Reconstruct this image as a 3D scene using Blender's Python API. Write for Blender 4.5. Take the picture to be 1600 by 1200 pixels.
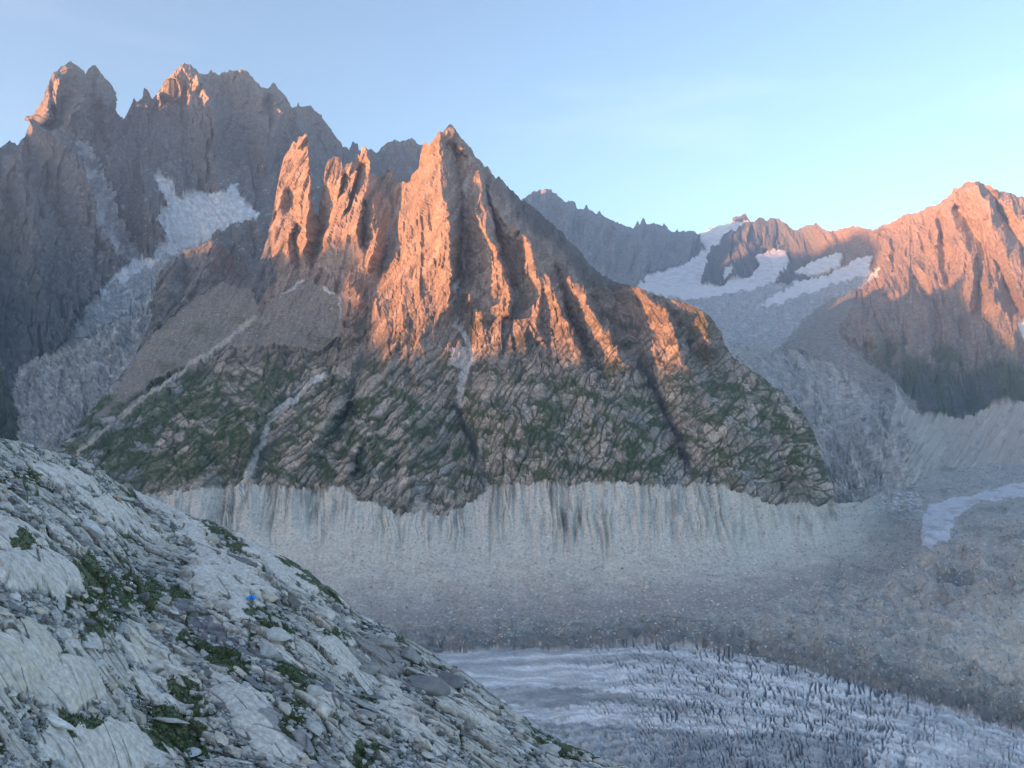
import bpy, math, random
import numpy as np

# ------------------------------------------------------------------ clear
for o in list(bpy.data.objects):
    bpy.data.objects.remove(o)
sc = bpy.context.scene
COL = sc.collection
rng = np.random.RandomState(7)
random.seed(7)
F = 1208.0            # focal length in photo pixels (photo is 1600 x 1200)

# ------------------------------------------------------------------ camera
cam_d = bpy.data.cameras.new('camera')
cam = bpy.data.objects.new('camera', cam_d)
COL.objects.link(cam)
cam.location = (0, 0, 0)
cam.rotation_euler = (math.radians(90), 0, 0)
cam_d.sensor_width = 36.0
cam_d.lens = 36.0 * F / 1600.0
cam_d.clip_start = 1.0
cam_d.clip_end = 90000.0
sc.camera = cam

# ------------------------------------------------------------------ light
SUN_EL = math.radians(4.5)
LX, LY = 0.84, 0.54                        # horizontal direction the light travels in
n_ = math.hypot(LX, LY); LX /= n_; LY /= n_
sun_d = bpy.data.lights.new('sun', 'SUN')
sun_d.energy = 5.0
sun_d.angle = math.radians(0.9)
sun_d.color = (1.0, 0.38, 0.12)
sun = bpy.data.objects.new('sun', sun_d)
COL.objects.link(sun)
from mathutils import Vector
sun.rotation_euler = Vector((LX * math.cos(SUN_EL), LY * math.cos(SUN_EL), -math.sin(SUN_EL))).to_track_quat('-Z', 'Y').to_euler()

world = bpy.data.worlds.new("World")
sc.world = world
world.use_nodes = True
wn, wl = world.node_tree.nodes, world.node_tree.links
wn.clear()
sky = wn.new('ShaderNodeTexSky')
sky.sky_type = 'NISHITA'
sky.sun_disc = False
sky.sun_elevation = SUN_EL
sky.sun_rotation = math.atan2(-LX, -LY)    # azimuth of the sun, clockwise from +Y
sky.altitude = 2100
sky.air_density = 0.8
sky.dust_density = 1.5
sky.ozone_density = 1.5
wbg = wn.new('ShaderNodeBackground')
wbg.inputs['Strength'].default_value = 0.15
wout = wn.new('ShaderNodeOutputWorld')
tint = wn.new('ShaderNodeVectorMath'); tint.operation = 'MULTIPLY'
tint.inputs[1].default_value = (1.03, 0.872, 0.76)
wl.new(sky.outputs['Color'], tint.inputs[0])
# thin evening cirrus: long streaks low over the horizon all round
ctc = wn.new('ShaderNodeTexCoord'); cmp_ = wn.new('ShaderNodeMapping'); cmp_.inputs['Scale'].default_value = (1.3, 1.3, 9.0); cmp_.inputs['Rotation'].default_value = (0, .10, 0)
cmp_.inputs['Location'].default_value = (2.1, .4, .2)
cno = wn.new('ShaderNodeTexNoise'); cno.inputs['Scale'].default_value = 1.6; cno.inputs['Detail'].default_value = 5; cno.inputs['Roughness'].default_value = .55
crp = wn.new('ShaderNodeMapRange'); crp.inputs['From Min'].default_value = .56; crp.inputs['From Max'].default_value = .80; crp.inputs['To Max'].default_value = .30
cmx = wn.new('ShaderNodeMix'); cmx.data_type = 'RGBA'; cmx.blend_type = 'MIX'
cmul = wn.new('ShaderNodeVectorMath'); cmul.operation = 'MULTIPLY'; cmul.inputs[1].default_value = (1.9, 1.45, 1.2)
wl.new(ctc.outputs['Generated'], cmp_.inputs['Vector']); wl.new(cmp_.outputs['Vector'], cno.inputs['Vector']); wl.new(cno.outputs['Fac'], crp.inputs['Value'])
wl.new(tint.outputs[0], cmul.inputs[0]); wl.new(crp.outputs['Result'], cmx.inputs['Factor']); wl.new(tint.outputs[0], cmx.inputs['A']); wl.new(cmul.outputs[0], cmx.inputs['B'])
wl.new(cmx.outputs['Result'], wbg.inputs['Color'])
wl.new(wbg.outputs['Background'], wout.inputs['Surface'])

sc.view_settings.view_transform = 'Standard'
sc.view_settings.look = 'None'
sc.view_settings.exposure = 2.42
sc.view_settings.gamma = 1.0
sc.view_settings.use_curve_mapping = False
sc.cycles.volume_bounces = 1
sc.cycles.max_bounces = 6
sc.cycles.diffuse_bounces = 3

HAZE_DENSITY = 4.5e-5

# ------------------------------------------------------------------ numeric helpers
f4 = np.float32
_perm = rng.permutation(256).astype(np.int32)
_perm = np.concatenate([_perm, _perm, _perm])
_ga = rng.rand(256) * 2 * math.pi
_gx, _gy = np.cos(_ga).astype(f4), np.sin(_ga).astype(f4)
_r1, _r2, _r3 = (rng.rand(256).astype(f4) for _ in range(3))


def n2(x, y, seed=0):
    """2-D gradient noise, about -0.7 .. 0.7"""
    x = np.asarray(x, f4) + f4(seed * 17.13); y = np.asarray(y, f4) + f4(seed * 9.71)
    xi = np.floor(x); yi = np.floor(y)
    xf = x - xi; yf = y - yi
    xi = xi.astype(np.int32) & 255; yi = yi.astype(np.int32) & 255
    u = xf * xf * xf * (xf * (xf * 6 - 15) + 10)
    v = yf * yf * yf * (yf * (yf * 6 - 15) + 10)
    a = _perm[xi] + yi; b = _perm[xi + 1] + yi
    h00 = _perm[a]; h10 = _perm[b]; h01 = _perm[a + 1]; h11 = _perm[b + 1]
    g00 = _gx[h00] * xf + _gy[h00] * yf
    g10 = _gx[h10] * (xf - 1) + _gy[h10] * yf
    g01 = _gx[h01] * xf + _gy[h01] * (yf - 1)
    g11 = _gx[h11] * (xf - 1) + _gy[h11] * (yf - 1)
    a = g00 + u * (g10 - g00)
    return a + v * (g01 + u * (g11 - g01) - a)


def fbm(x, y, oct=4, gain=0.5, seed=0):
    s = 0; a = 1.0; t = 0
    for i in range(oct):
        s = s + a * n2(x * 2.03 ** i, y * 2.03 ** i, seed + i * 3); t += a; a *= gain
    return s / t * 1.6


def ridged(x, y, oct=4, gain=0.5, seed=0):
    """0 (valleys) .. 1 (sharp crests), mean about .5"""
    s = 0; a = 1.0; t = 0; w = 1.0
    for i in range(oct):
        r = 1 - np.minimum(np.abs(n2(x * 2.07 ** i, y * 2.07 ** i, seed + i * 5)) * 2.2, 1)
        s = s + a * r * w; t += a; a *= gain
        w = 0.4 + 0.6 * r
    return s / t


def worley(x, y, seed=0):
    """F1, F2, two random numbers per cell, offset to the cell's point"""
    x = np.asarray(x, f4) + f4(seed * 7.7); y = np.asarray(y, f4) + f4(seed * 3.3)
    xi = np.floor(x); yi = np.floor(y)
    xf = x - xi; yf = y - yi
    xi = xi.astype(np.int32); yi = yi.astype(np.int32)
    F1 = np.full(x.shape, 9, f4); F2 = F1.copy()
    ra = np.zeros(x.shape, f4); rb = ra.copy(); ox = ra.copy(); oy = ra.copy()
    for dx in (-1, 0, 1):
        for dy in (-1, 0, 1):
            h = _perm[_perm[(xi + dx) & 255] + ((yi + dy) & 255)]
            px = dx + 0.1 + 0.8 * _r1[h] - xf; py = dy + 0.1 + 0.8 * _r2[h] - yf
            d = px * px + py * py
            c = d < F1
            F2 = np.where(c, F1, np.minimum(F2, d))
            ra = np.where(c, _r3[h], ra); rb = np.where(c, _r1[(h + 91) & 255], rb)
            ox = np.where(c, px, ox); oy = np.where(c, py, oy)
            F1 = np.where(c, d, F1)
    return np.sqrt(F1), np.sqrt(F2), ra, rb, ox, oy


def facets(x, y, seed):
    """tilted flat faces with steps between them, about -1 .. 1"""
    W = worley(x, y, seed)
    return (W[2] - .5) * .9 - W[4] * (W[3] - .35) * 1.6 - W[5] * (W[2] - .6) * .8


def sstep(a, b, x):
    t = np.clip((x - a) / (b - a), 0, 1)
    return t * t * (3 - 2 * t)


def inpoly(px, py, poly):
    poly = np.asarray(poly, float)
    x0, y0 = poly.min(0); x1, y1 = poly.max(0)
    out = np.zeros(px.shape, bool)
    bb = (px >= x0) & (px <= x1) & (py >= y0) & (py <= y1)
    if not bb.any():
        return out
    X = px[bb]; Y = py[bb]; c = np.zeros(X.shape, bool)
    n = len(poly); j = n - 1
    for i in range(n):
        xi, yi = poly[i]; xj, yj = poly[j]
        if yi != yj:
            c ^= ((yi > Y) != (yj > Y)) & (X < (xj - xi) * (Y - yi) / (yj - yi) + xi)
        j = i
    out[bb] = c
    return out


def linedist(px, py, pts, reach):
    """distance in pixels to a polyline (reach = bounding margin)"""
    pts = np.asarray(pts, float)[:, :2]
    d = np.full(px.shape, 1e3, f4)
    bb = (px >= pts[:, 0].min() - reach) & (px <= pts[:, 0].max() + reach) & (py >= pts[:, 1].min() - reach) & (py <= pts[:, 1].max() + reach)
    if not bb.any():
        return d
    X = px[bb]; Y = py[bb]; dd = np.full(X.shape, 1e6)
    for (ax, ay), (bx, by) in zip(pts[:-1], pts[1:]):
        vx, vy = bx - ax, by - ay
        t = np.clip(((X - ax) * vx + (Y - ay) * vy) / (vx * vx + vy * vy + 1e-9), 0, 1)
        dd = np.minimum(dd, (X - ax - t * vx) ** 2 + (Y - ay - t * vy) ** 2)
    d[bb] = np.sqrt(dd)
    return d


def tps(ctrl):
    """thin-plate spline through (px, py, depth km): interpolates 1/depth"""
    c = np.array(ctrl, float)
    xy = c[:, :2] / 100.0
    v = 1.0 / c[:, 2]
    n = len(c)
    d2 = ((xy[:, None] - xy[None]) ** 2).sum(-1)
    K = np.where(d2 > 0, d2 * np.log(d2 + 1e-12) * 0.5, 0) + np.eye(n) * 2e-3
    P = np.c_[np.ones(n), xy]
    A = np.zeros((n + 3, n + 3)); A[:n, :n] = K; A[:n, n:] = P; A[n:, :n] = P.T
    w = np.linalg.solve(A, np.r_[v, 0, 0, 0])
    gx = np.arange(-140, 1760, 12.0); gy = np.arange(40, 1340, 12.0)
    GX, GY = np.meshgrid(gx / 100, gy / 100)
    r = np.full(GX.shape, w[n]) + w[n + 1] * GX + w[n + 2] * GY
    for i in range(n):
        q = (GX - xy[i, 0]) ** 2 + (GY - xy[i, 1]) ** 2
        r += w[i] * np.where(q > 0, q * np.log(q + 1e-12) * 0.5, 0)
    return lambda px, py: 1.0 / bil(r, (px + 140) / 12.0, (py - 40) / 12.0)


def bil(g, x, y):
    h, w = g.shape
    x = np.clip(x, 0, w - 1.001); y = np.clip(y, 0, h - 1.001)
    xi = x.astype(np.int32); yi = y.astype(np.int32); xf = x - xi; yf = y - yi
    return (g[yi, xi] * (1 - xf) + g[yi, xi + 1] * xf) * (1 - yf) + (g[yi + 1, xi] * (1 - xf) + g[yi + 1, xi + 1] * xf) * yf


def relief_field(lines, x0, x1, y0, y1, decay=90.0):
    """heights given along ridge and gully lines, spread between them like a taut skin"""
    R = None
    for step, it in ((48, 60), (24, 60), (12, 60), (6, 60), (3, 60), (1.5, 14)):
        w = int((x1 - x0) / step) + 2; h = int((y1 - y0) / step) + 2
        acc = np.zeros((h, w)); cnt = np.zeros((h, w))
        for ln in lines:
            p = np.array(ln, float)
            for a, b in zip(p[:-1], p[1:]):
                n = max(2, int(math.hypot(b[0] - a[0], b[1] - a[1]) / step * 2) + 1)
                t = np.linspace(0, 1, n)
                q = a[None] + (b - a)[None] * t[:, None]
                ix = np.round((q[:, 0] - x0) / step).astype(int); iy = np.round((q[:, 1] - y0) / step).astype(int)
                ok = (ix >= 0) & (ix < w) & (iy >= 0) & (iy < h)
                np.add.at(acc, (iy[ok], ix[ok]), q[ok, 2]); np.add.at(cnt, (iy[ok], ix[ok]), 1)
        fix = cnt > 0
        val = np.where(fix, acc / np.maximum(cnt, 1), 0)
        if R is None:
            R = np.zeros((h, w))
        else:
            yy, xx = np.mgrid[0:h, 0:w]
            R = bil(R, xx * step / pst, yy * step / pst)
        k = 1.0 / (1 + (step / decay) ** 2 * 0.25)
        for _ in range(it):
            P_ = np.pad(R, 1, mode='edge')
            R = 0.25 * k * (P_[:-2, 1:-1] + P_[2:, 1:-1] + P_[1:-1, :-2] + P_[1:-1, 2:])
            R[fix] = val[fix]
        pst = step
    return lambda px, py: bil(R, (px - x0) / pst, (py - y0) / pst)


def unproj(px, py, Y):
    return np.stack([Y * (px - 800) / F, Y, Y * (600 - py) / F], -1)


# ------------------------------------------------------------------ materials
def rock_material(name, scale, bump_d, rough=0.92, var=0.35, spec=0.2, fine=6.0, tint=(1, 1, 1), attr=True, base=(0.3, 0.3, 0.3)):
    m = bpy.data.materials.new(name); m.use_nodes = True
    nt = m.node_tree; N = nt.nodes; L = nt.links
    b = N['Principled BSDF']
    b.inputs['Roughness'].default_value = rough
    b.inputs['Specular IOR Level'].default_value = spec
    tc = N.new('ShaderNodeNewGeometry') if attr else N.new('ShaderNodeTexCoord')
    src = tc.outputs['Position'] if attr else tc.outputs['Object']
    no = N.new('ShaderNodeTexNoise'); no.inputs['Scale'].default_value = 1.0 / scale
    no.inputs['Detail'].default_value = fine; no.inputs['Roughness'].default_value = 0.65
    L.new(src, no.inputs['Vector'])
    mr = N.new('ShaderNodeMapRange')
    mr.inputs['From Min'].default_value = 0.3; mr.inputs['From Max'].default_value = 0.7
    mr.inputs['To Min'].default_value = 1 - var; mr.inputs['To Max'].default_value = 1 + var * 0.8
    L.new(no.outputs['Fac'], mr.inputs['Value'])
    mix = N.new('ShaderNodeVectorMath'); mix.operation = 'SCALE'
    if attr:
        at = N.new('ShaderNodeAttribute'); at.attribute_name = 'albedo'
        L.new(at.outputs['Color'], mix.inputs[0])
    else:
        at = N.new('ShaderNodeObjectInfo')
        mx = N.new('ShaderNodeVectorMath'); mx.operation = 'MULTIPLY'
        L.new(at.outputs['Color'], mx.inputs[0]); mx.inputs[1].default_value = (1, 1, 1)
        L.new(mx.outputs[0], mix.inputs[0])
    L.new(mr.outputs['Result'], mix.inputs['Scale'])
    L.new(mix.outputs[0], b.inputs['Base Color'])
    bp = N.new('ShaderNodeBump'); bp.inputs['Strength'].default_value = 0.9
    bp.inputs['Distance'].default_value = bump_d
    L.new(no.outputs['Fac'], bp.inputs['Height'])
    L.new(bp.outputs['Normal'], b.inputs['Normal'])
    return m


def plain_material(name, col, rough=0.6, spec=0.3, noise=0.0, scale=3.0):
    m = bpy.data.materials.new(name); m.use_nodes = True
    N = m.node_tree.nodes; L = m.node_tree.links
    b = N['Principled BSDF']
    b.inputs['Roughness'].default_value = rough; b.inputs['Specular IOR Level'].default_value = spec
    tc = N.new('ShaderNodeTexCoord'); no = N.new('ShaderNodeTexNoise'); no.inputs['Scale'].default_value = scale
    L.new(tc.outputs['Object'], no.inputs['Vector'])
    cr = N.new('ShaderNodeValToRGB')
    cr.color_ramp.elements[0].position = 0.3; cr.color_ramp.elements[1].position = 0.7
    cr.color_ramp.elements[0].color = [c * (1 - noise) for c in col] + [1]
    cr.color_ramp.elements[1].color = [min(1, c * (1 + noise)) for c in col] + [1]
    L.new(no.outputs['Fac'], cr.inputs['Fac']); L.new(cr.outputs['Color'], b.inputs['Base Color'])
    return m


M_FAR = rock_material('far_rock', 30.0, 9.0, var=0.42)
M_MID = rock_material('granite', 10.0, 3.6, var=0.42)
M_MORAINE = rock_material('moraine', 6.0, 1.8, var=0.32, fine=9)
M_ICE = rock_material('ice', 7.0, 1.2, rough=0.6, var=0.18, spec=0.4)
M_SNOW = rock_material('snow', 20.0, 1.5, rough=0.7, var=0.10, spec=0.3)
M_FG = rock_material('slab_rock', 1.3, 0.22, var=0.36, fine=10)
M_BOULDER = rock_material('boulder_rock', 0.9, 0.10, var=0.30, fine=8, attr=False)
M_STONE = rock_material('stone_rock', 0.8, 0.06, var=0.25)
M_GRASS = rock_material('grass_blades', 0.7, 0.05, var=0.4, rough=0.95, spec=0.05)


# ------------------------------------------------------------------ mesh building
def mesh_obj(name, V, faces, mat, col=None, kind=None, smooth=False, parent=None, label=None):
    me = bpy.data.meshes.new(name)
    V = np.ascontiguousarray(V, f4); faces = np.ascontiguousarray(faces, np.int32)
    k = faces.shape[1]
    me.vertices.add(len(V)); me.vertices.foreach_set('co', V.ravel())
    me.loops.add(faces.size); me.loops.foreach_set('vertex_index', faces.ravel())
    me.polygons.add(len(faces))
    me.polygons.foreach_set('loop_start', np.arange(0, faces.size, k, dtype=np.int32))
    me.polygons.foreach_set('loop_total', np.full(len(faces), k, np.int32))
    me.polygons.foreach_set('use_smooth', np.full(len(faces), bool(smooth)))
    me.update(calc_edges=True)
    if col is not None:
        a = me.color_attributes.new('albedo', 'FLOAT_COLOR', 'POINT')
        c4 = np.ones((len(V), 4), f4); c4[:, :3] = col
        a.data.foreach_set('color', c4.ravel())
    me.materials.append(mat)
    o = bpy.data.objects.new(name, me)
    COL.objects.link(o)
    if kind: o['kind'] = kind
    if label: o['label'] = label
    if parent: o.parent = parent
    return o


def grid_faces(h, w):
    i = np.arange(h * w, dtype=np.int32).reshape(h, w)
    return np.stack([i[:-1, :-1], i[1:, :-1], i[1:, 1:], i[:-1, 1:]], -1).reshape(-1, 4)


def split_grid(P, colr, ids, table, drop=None):
    """P (h,w,3) grid cut into one object per region id; table: id -> (name, material, smooth, label)"""
    h, w = P.shape[:2]
    fc = grid_faces(h, w)
    fid = ids[:-1, :-1].copy()
    if drop is not None:
        k0 = fid.shape[0] - drop.shape[0]
        fid[k0:][drop] = -1
    fid = fid.reshape(-1)
    V = P.reshape(-1, 3); C = colr.reshape(-1, 3)
    res = {}
    for k, (name, mat, smooth, label) in table.items():
        sel = fc[fid == k]
        if len(sel) == 0:
            continue
        used = np.zeros(len(V), bool); used[sel.ravel()] = True
        remap = np.cumsum(used) - 1
        res[k] = mesh_obj(name, V[used], remap[sel], mat, C[used], 'structure', smooth, label=label)
    return res


def lerpc(c, col, m):
    m = np.clip(m, 0, 1)[..., None]
    return c * (1 - m) + np.asarray(col, f4) * m


def sheet_grid(px0, px1, ncol, crest, bottom, nrow, jag=2.0, jseed=0):
    """regular grid of viewing directions; rows above the crest collapse onto it, rows below the foot are dropped"""
    cx = np.linspace(px0, px1, ncol)
    cr = np.interp(cx, [p[0] for p in crest], [p[1] for p in crest])
    j = ridged(cx / 9.0, cx * 0 + jseed, 3, 0.6, jseed) - 0.5
    cr = cr - j * jag * 2.6 - (ridged(cx / 3.6, cx * 0 + jseed + 3, 2, .6, jseed + 1) - .5) * jag * 1.1
    bt = np.interp(cx, [p[0] for p in bottom], [p[1] for p in bottom])
    rows = np.linspace(cr.min() - 1, bt.max(), nrow)
    step = rows[1] - rows[0]
    PY = np.maximum(rows[:, None], cr[None])
    PX = np.repeat(cx[None], nrow, 0)
    above = (rows[:, None] + 0 * PY) <= cr[None]
    below = (rows[:, None] - step) > bt[None]
    drop = (above[1:, :-1] & above[1:, 1:]) | (below[:-1, :-1] & below[:-1, 1:])
    return PX.astype(f4), PY.astype(f4), drop


def crest_taper(PY, px=16.0):
    """less loose relief right at the skyline, so that traced pinnacles and notches stay sharp"""
    return .34 + .66 * sstep(0, px, PY - PY[:1])


def base_normals(depth, PX, PY, d=2.0):
    g = lambda x, y: unproj(x, y, depth(x, y) * 1000.0)
    du = g(PX + d, PY) - g(PX - d, PY); dv = g(PX, PY + d) - g(PX, PY - d)
    n = np.cross(dv, du)
    n /= np.linalg.norm(n, axis=-1, keepdims=True) + 1e-9
    P = g(PX, PY)
    s = np.sign((n * -P).sum(-1, keepdims=True)); s[s == 0] = 1
    return n * s


def add_back(P, colr, ids, rows=9, reach=900.0, drop=1.15):
    """closes the far side behind the crest so that the mountain has a real back"""
    top = P[0]; back = []
    d = np.hypot(top[:, 0], top[:, 1])[:, None]
    away = np.concatenate([top[:, :2] / d, np.full((len(top), 1), -drop)], 1)
    for i in range(rows, 0, -1):
        s = reach * (i / rows) ** 2.0
        jx = n2(top[:, 0] / 90.0 + i * 3.1, top[:, 2] / 90.0, 4)[:, None] * min(s, 120) * 0.5
        back.append(top + away * s + jx * np.array([[0.5, 0.5, 0.3]]))
    B = np.stack(back)
    return (np.concatenate([B, P]), np.concatenate([np.repeat(colr[:1], rows, 0), colr]),
            np.concatenate([np.repeat(ids[:1], rows, 0), ids]))


# palette: base colours; rock tones follow the light, redder where sunlit, greyer where shaded
ROCK_RED = (0.31, 0.248, 0.21)
ROCK = (0.25, 0.22, 0.185)
ROCK_GREY = (0.16, 0.175, 0.185)
ROCK_DARK = (0.075, 0.085, 0.09)
GRASS = (0.055, 0.085, 0.032)
SCREE = (0.26, 0.245, 0.22)
MORAINE = (0.62, 0.61, 0.54)
RUBBLE = (0.36, 0.375, 0.35)
RUBBLE_DARK = (0.21, 0.21, 0.205)
SLAB = (0.40, 0.40, 0.385)
SNOW = (0.78, 0.80, 0.83)
ICE = (0.82, 0.85, 0.85)
ICE_DIRTY = (0.33, 0.38, 0.42)

# ================================================================== 1. left massif
M1_CREST = [(-90, 250), (-60, 238), (-20, 236), (0, 229), (17, 219), (28, 225), (37, 217), (49, 191), (64, 154), (81, 116), (95, 106), (107, 98), (120, 105), (133, 118),
            (139, 105), (148, 102), (156, 112), (169, 127), (174, 150), (180, 172), (187, 180), (195, 184), (202, 171), (210, 154), (214, 161),
            (221, 154), (225, 137), (229, 139), (236, 156), (247, 142), (259, 124), (276, 105), (287, 99), (300, 105), (311, 115), (322, 116),
            (330, 107), (341, 116), (352, 111), (375, 108), (390, 111), (403, 126), (414, 137), (420, 138), (427, 129), (437, 141), (456, 169),
            (463, 169), (466, 160), (469, 167), (486, 163), (502, 180), (519, 206), (536, 229), (546, 233), (551, 221), (559, 225), (561, 236),
            (577, 234), (589, 237), (600, 229), (617, 215), (625, 220), (644, 214), (655, 224), (700, 250), (740, 270), (800, 330)]
M1_BOTTOM = [(-90, 760), (60, 740), (130, 720), (240, 540), (360, 450), (500, 440), (620, 430), (800, 380)]
PX, PY, DROP = sheet_grid(-90, 800, 600, M1_CREST, M1_BOTTOM, 470, 1.6, 1)
depth = tps([(-90, 250, 4.2), (0, 229, 4.45), (-90, 450, 3.7), (0, 450, 3.9), (0, 600, 3.65), (-90, 740, 3.2), (49, 191, 5.06), (78, 180, 4.88), (107, 98, 5.1), (112, 190, 4.98), (150, 102, 5.45), (180, 172, 5.62),
             (75, 240, 4.75), (100, 300, 4.5), (100, 450, 4.05), (60, 560, 3.75), (40, 640, 3.5), (80, 700, 3.2), (180, 300, 4.9), (200, 400, 4.55),
             (225, 140, 5.8), (250, 150, 6.05), (274, 125, 5.85), (287, 99, 5.9), (280, 200, 5.6), (330, 280, 5.35), (375, 108, 6.15), (375, 200, 5.85), (427, 129, 6.45), (430, 250, 5.9), (486, 163, 6.8),
             (519, 206, 6.95), (546, 233, 7.1), (600, 229, 7.2), (644, 214, 7.3), (740, 270, 7.4), (500, 300, 6.3), (600, 330, 6.6), (700, 350, 6.9), (560, 420, 6.0),
             (380, 305, 5.3), (330, 330, 5.0), (300, 360, 4.85), (270, 400, 4.65), (180, 440, 4.25), (200, 500, 4.0), (150, 560, 3.75), (140, 640, 3.45), (100, 690, 3.25),
             (400, 340, 5.15), (400, 420, 4.8), (450, 400, 5.2), (240, 340, 4.9)])
M1_LINES = [
    [(133, 118, -30), (134, 180, -70), (128, 215, -60), (150, 270, -110), (172, 320, -110), (195, 370, -100), (212, 410, -60)],
    [(220, 255, 30), (226, 300, 110), (234, 350, 120), (236, 395, 90)],
    [(200, 190, -30), (208, 260, -40), (212, 300, -40)],
    [(50, 207, 60), (80, 213, 70), (110, 240, 100), (140, 300, 110), (165, 350, 100), (190, 405, 60)],
    [(76, 160, 55), (75, 185, 60), (72, 204, 50)], [(80, 165, -30), (82, 200, -40), (88, 212, -20)],
    [(92, 128, 30), (87, 165, 35)], [(97, 130, -20), (96, 170, -30)],
    [(118, 150, 35), (119, 172, 45), (106, 182, 50), (105, 212, 55), (108, 238, 60)], [(124, 150, -30), (124, 185, -40), (112, 195, -15), (112, 215, -20)],
    [(155, 155, 40), (163, 172, 50), (157, 190, 60), (165, 205, 65), (164, 224, 40)], [(170, 180, -25), (172, 225, -30)], [(146, 170, -30), (140, 215, -40)],
    [(225, 140, 20), (226, 170, 30), (230, 178, 20)], [(283, 104, 40), (270, 128, 50), (256, 150, 50), (253, 172, 35)], [(262, 150, -15), (260, 190, -30)],
    [(279, 134, 35), (270, 160, 40), (264, 184, 30)], [(285, 140, -10), (276, 185, -25)],
    [(310, 122, 20), (312, 140, 20)], [(318, 125, -30), (312, 170, -40), (300, 215, -50)],
    [(325, 148, 60), (328, 172, 95), (337, 182, 110), (335, 205, 110), (330, 215, 80), (336, 260, 70), (345, 300, 60)],
    [(313, 150, -60), (318, 185, -70), (314, 215, -60)], [(290, 225, -50), (302, 262, -70), (318, 305, -70)], [(345, 160, -50), (350, 220, -50), (360, 270, -50)],
    [(352, 118, -40), (365, 160, -70), (378, 200, -80), (386, 240, -90), (382, 280, -80), (374, 300, -50)],
    [(390, 114, 20), (396, 160, 20)], [(414, 136, 50), (410, 156, 55), (407, 175, 50)], [(418, 150, -10), (414, 185, -20)],
    [(402, 192, 30), (408, 210, 40), (407, 220, 20)],
    [(427, 155, 60), (436, 180, 90), (428, 205, 100), (420, 235, 110), (416, 258, 90)], [(441, 175, -10), (438, 210, -30), (430, 250, -40)],
    [(460, 172, 20), (480, 230, 10)], [(446, 180, -40), (455, 240, -60)],
    [(30, 240, 20), (50, 330, 30), (40, 430, 30)], [(75, 260, -30), (90, 340, -50), (110, 430, -50)], [(10, 300, -40), (30, 400, -40)],
    [(150, 470, 60), (120, 500, 60), (95, 545, 40)], [(60, 350, 30), (70, 450, 40), (60, 520, 20)],
]
Y = depth(PX, PY) * 1000.0
P = unproj(PX, PY, Y)
Nrm = base_normals(depth, PX, PY)
rel = relief_field(M1_LINES, -100, 820, 60, 780, 60)(PX + fbm(PX / 18, PY / 18, 3, .6, 2) * 4, PY) * 1.6
rel = np.where(rel > 0, rel * 1.5, rel)
um = PX * 4.4; vm = PY * 4.4
wx = fbm(um / 260, vm / 400, 3, 0.5, 3) * 60
icefield = np.zeros(PX.shape, bool)
wpx = PX + fbm(um / 70, vm / 70, 5, 0.65, 5) * 15; wpy = PY + fbm(um / 70 + 40, vm / 70, 5, 0.65, 6) * 12
snow1 = [(245, 350), (256, 325), (296, 308), (350, 300), (372, 290), (380, 320), (404, 335), (402, 352), (370, 352), (335, 372), (300, 385), (270, 402), (222, 425), (192, 445), (170, 440), (205, 415), (240, 392), (262, 372)]
snow2 = [(238, 268), (250, 272), (270, 288), (278, 305), (282, 330), (262, 328), (250, 305)]
snow3 = [(150, 447), (160, 449), (174, 460), (160, 466)]
coul = [(112, 220), (138, 228), (170, 285), (198, 345), (218, 385), (212, 420), (182, 395), (155, 330), (132, 270)]
dirty = [(170, 438), (215, 418), (300, 385), (330, 375), (250, 430), (235, 480), (200, 510), (140, 530), (100, 545), (120, 500)]
polish = [(28, 575), (110, 535), (170, 510), (235, 478), (245, 530), (200, 610), (130, 690), (90, 740), (40, 720), (20, 630)]
m_snow = inpoly(wpx, wpy, snow1) | inpoly(wpx, wpy, snow2) | inpoly(PX, PY, snow3)
m_coul = inpoly(wpx, wpy, coul)
m_dirty = inpoly(wpx, wpy, dirty)
m_pol = inpoly(wpx, wpy, polish)
flat = np.clip(m_snow * 0.85 + m_dirty * 0.6 + m_pol * 0.55 + m_coul * 0.4, 0, 0.9)
h = (ridged((um + wx - .2 * vm) / 330, vm / 900, 2, 0.5, 11) - 0.5) * 100
h = h + (ridged((um + wx + .25 * vm) / 210, vm / 520, 3, 0.5, 12) - 0.5) * 70
h = h + facets((um + wx) / 70, vm / 170, 13) * 40 + facets((um + wx * .6 - .2 * vm) / 34, vm / 75, 14) * 15 + facets(um / 17, vm / 36, 16) * 6
h = h * (1 - flat) + flat * (fbm(um / 60, vm / 40, 4, 0.6, 14) * 10 + facets((um + vm) / 70, (um - vm) / 34, 15) * 16 + ridged((um + vm) / 120, (um - vm) / 50, 4, .6, 17) * 24)
edge = crest_taper(PY)
P = unproj(PX, PY, Y - rel * (1 - flat * 0.5)) + Nrm * (h * edge)[..., None]
tone = fbm(um / 200, vm / 200, 4, 0.55, 20)
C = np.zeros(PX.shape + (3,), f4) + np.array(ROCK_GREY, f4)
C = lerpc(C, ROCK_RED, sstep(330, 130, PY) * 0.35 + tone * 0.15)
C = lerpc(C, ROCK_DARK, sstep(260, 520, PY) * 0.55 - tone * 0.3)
C = lerpc(C, SLAB, sstep(0.45, 0.9, fbm(um / 70, vm / 150, 4, .6, 22)) * 0.5)
ledge = fbm(um / 35, vm / 22, 3, 0.6, 23) + sstep(200, 330, PY) * 0.2
C = lerpc(C, (0.5, 0.5, 0.5), (ledge > 0.55) * 0.55 * sstep(180, 240, PY) * sstep(-20, 200, PX))
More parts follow.
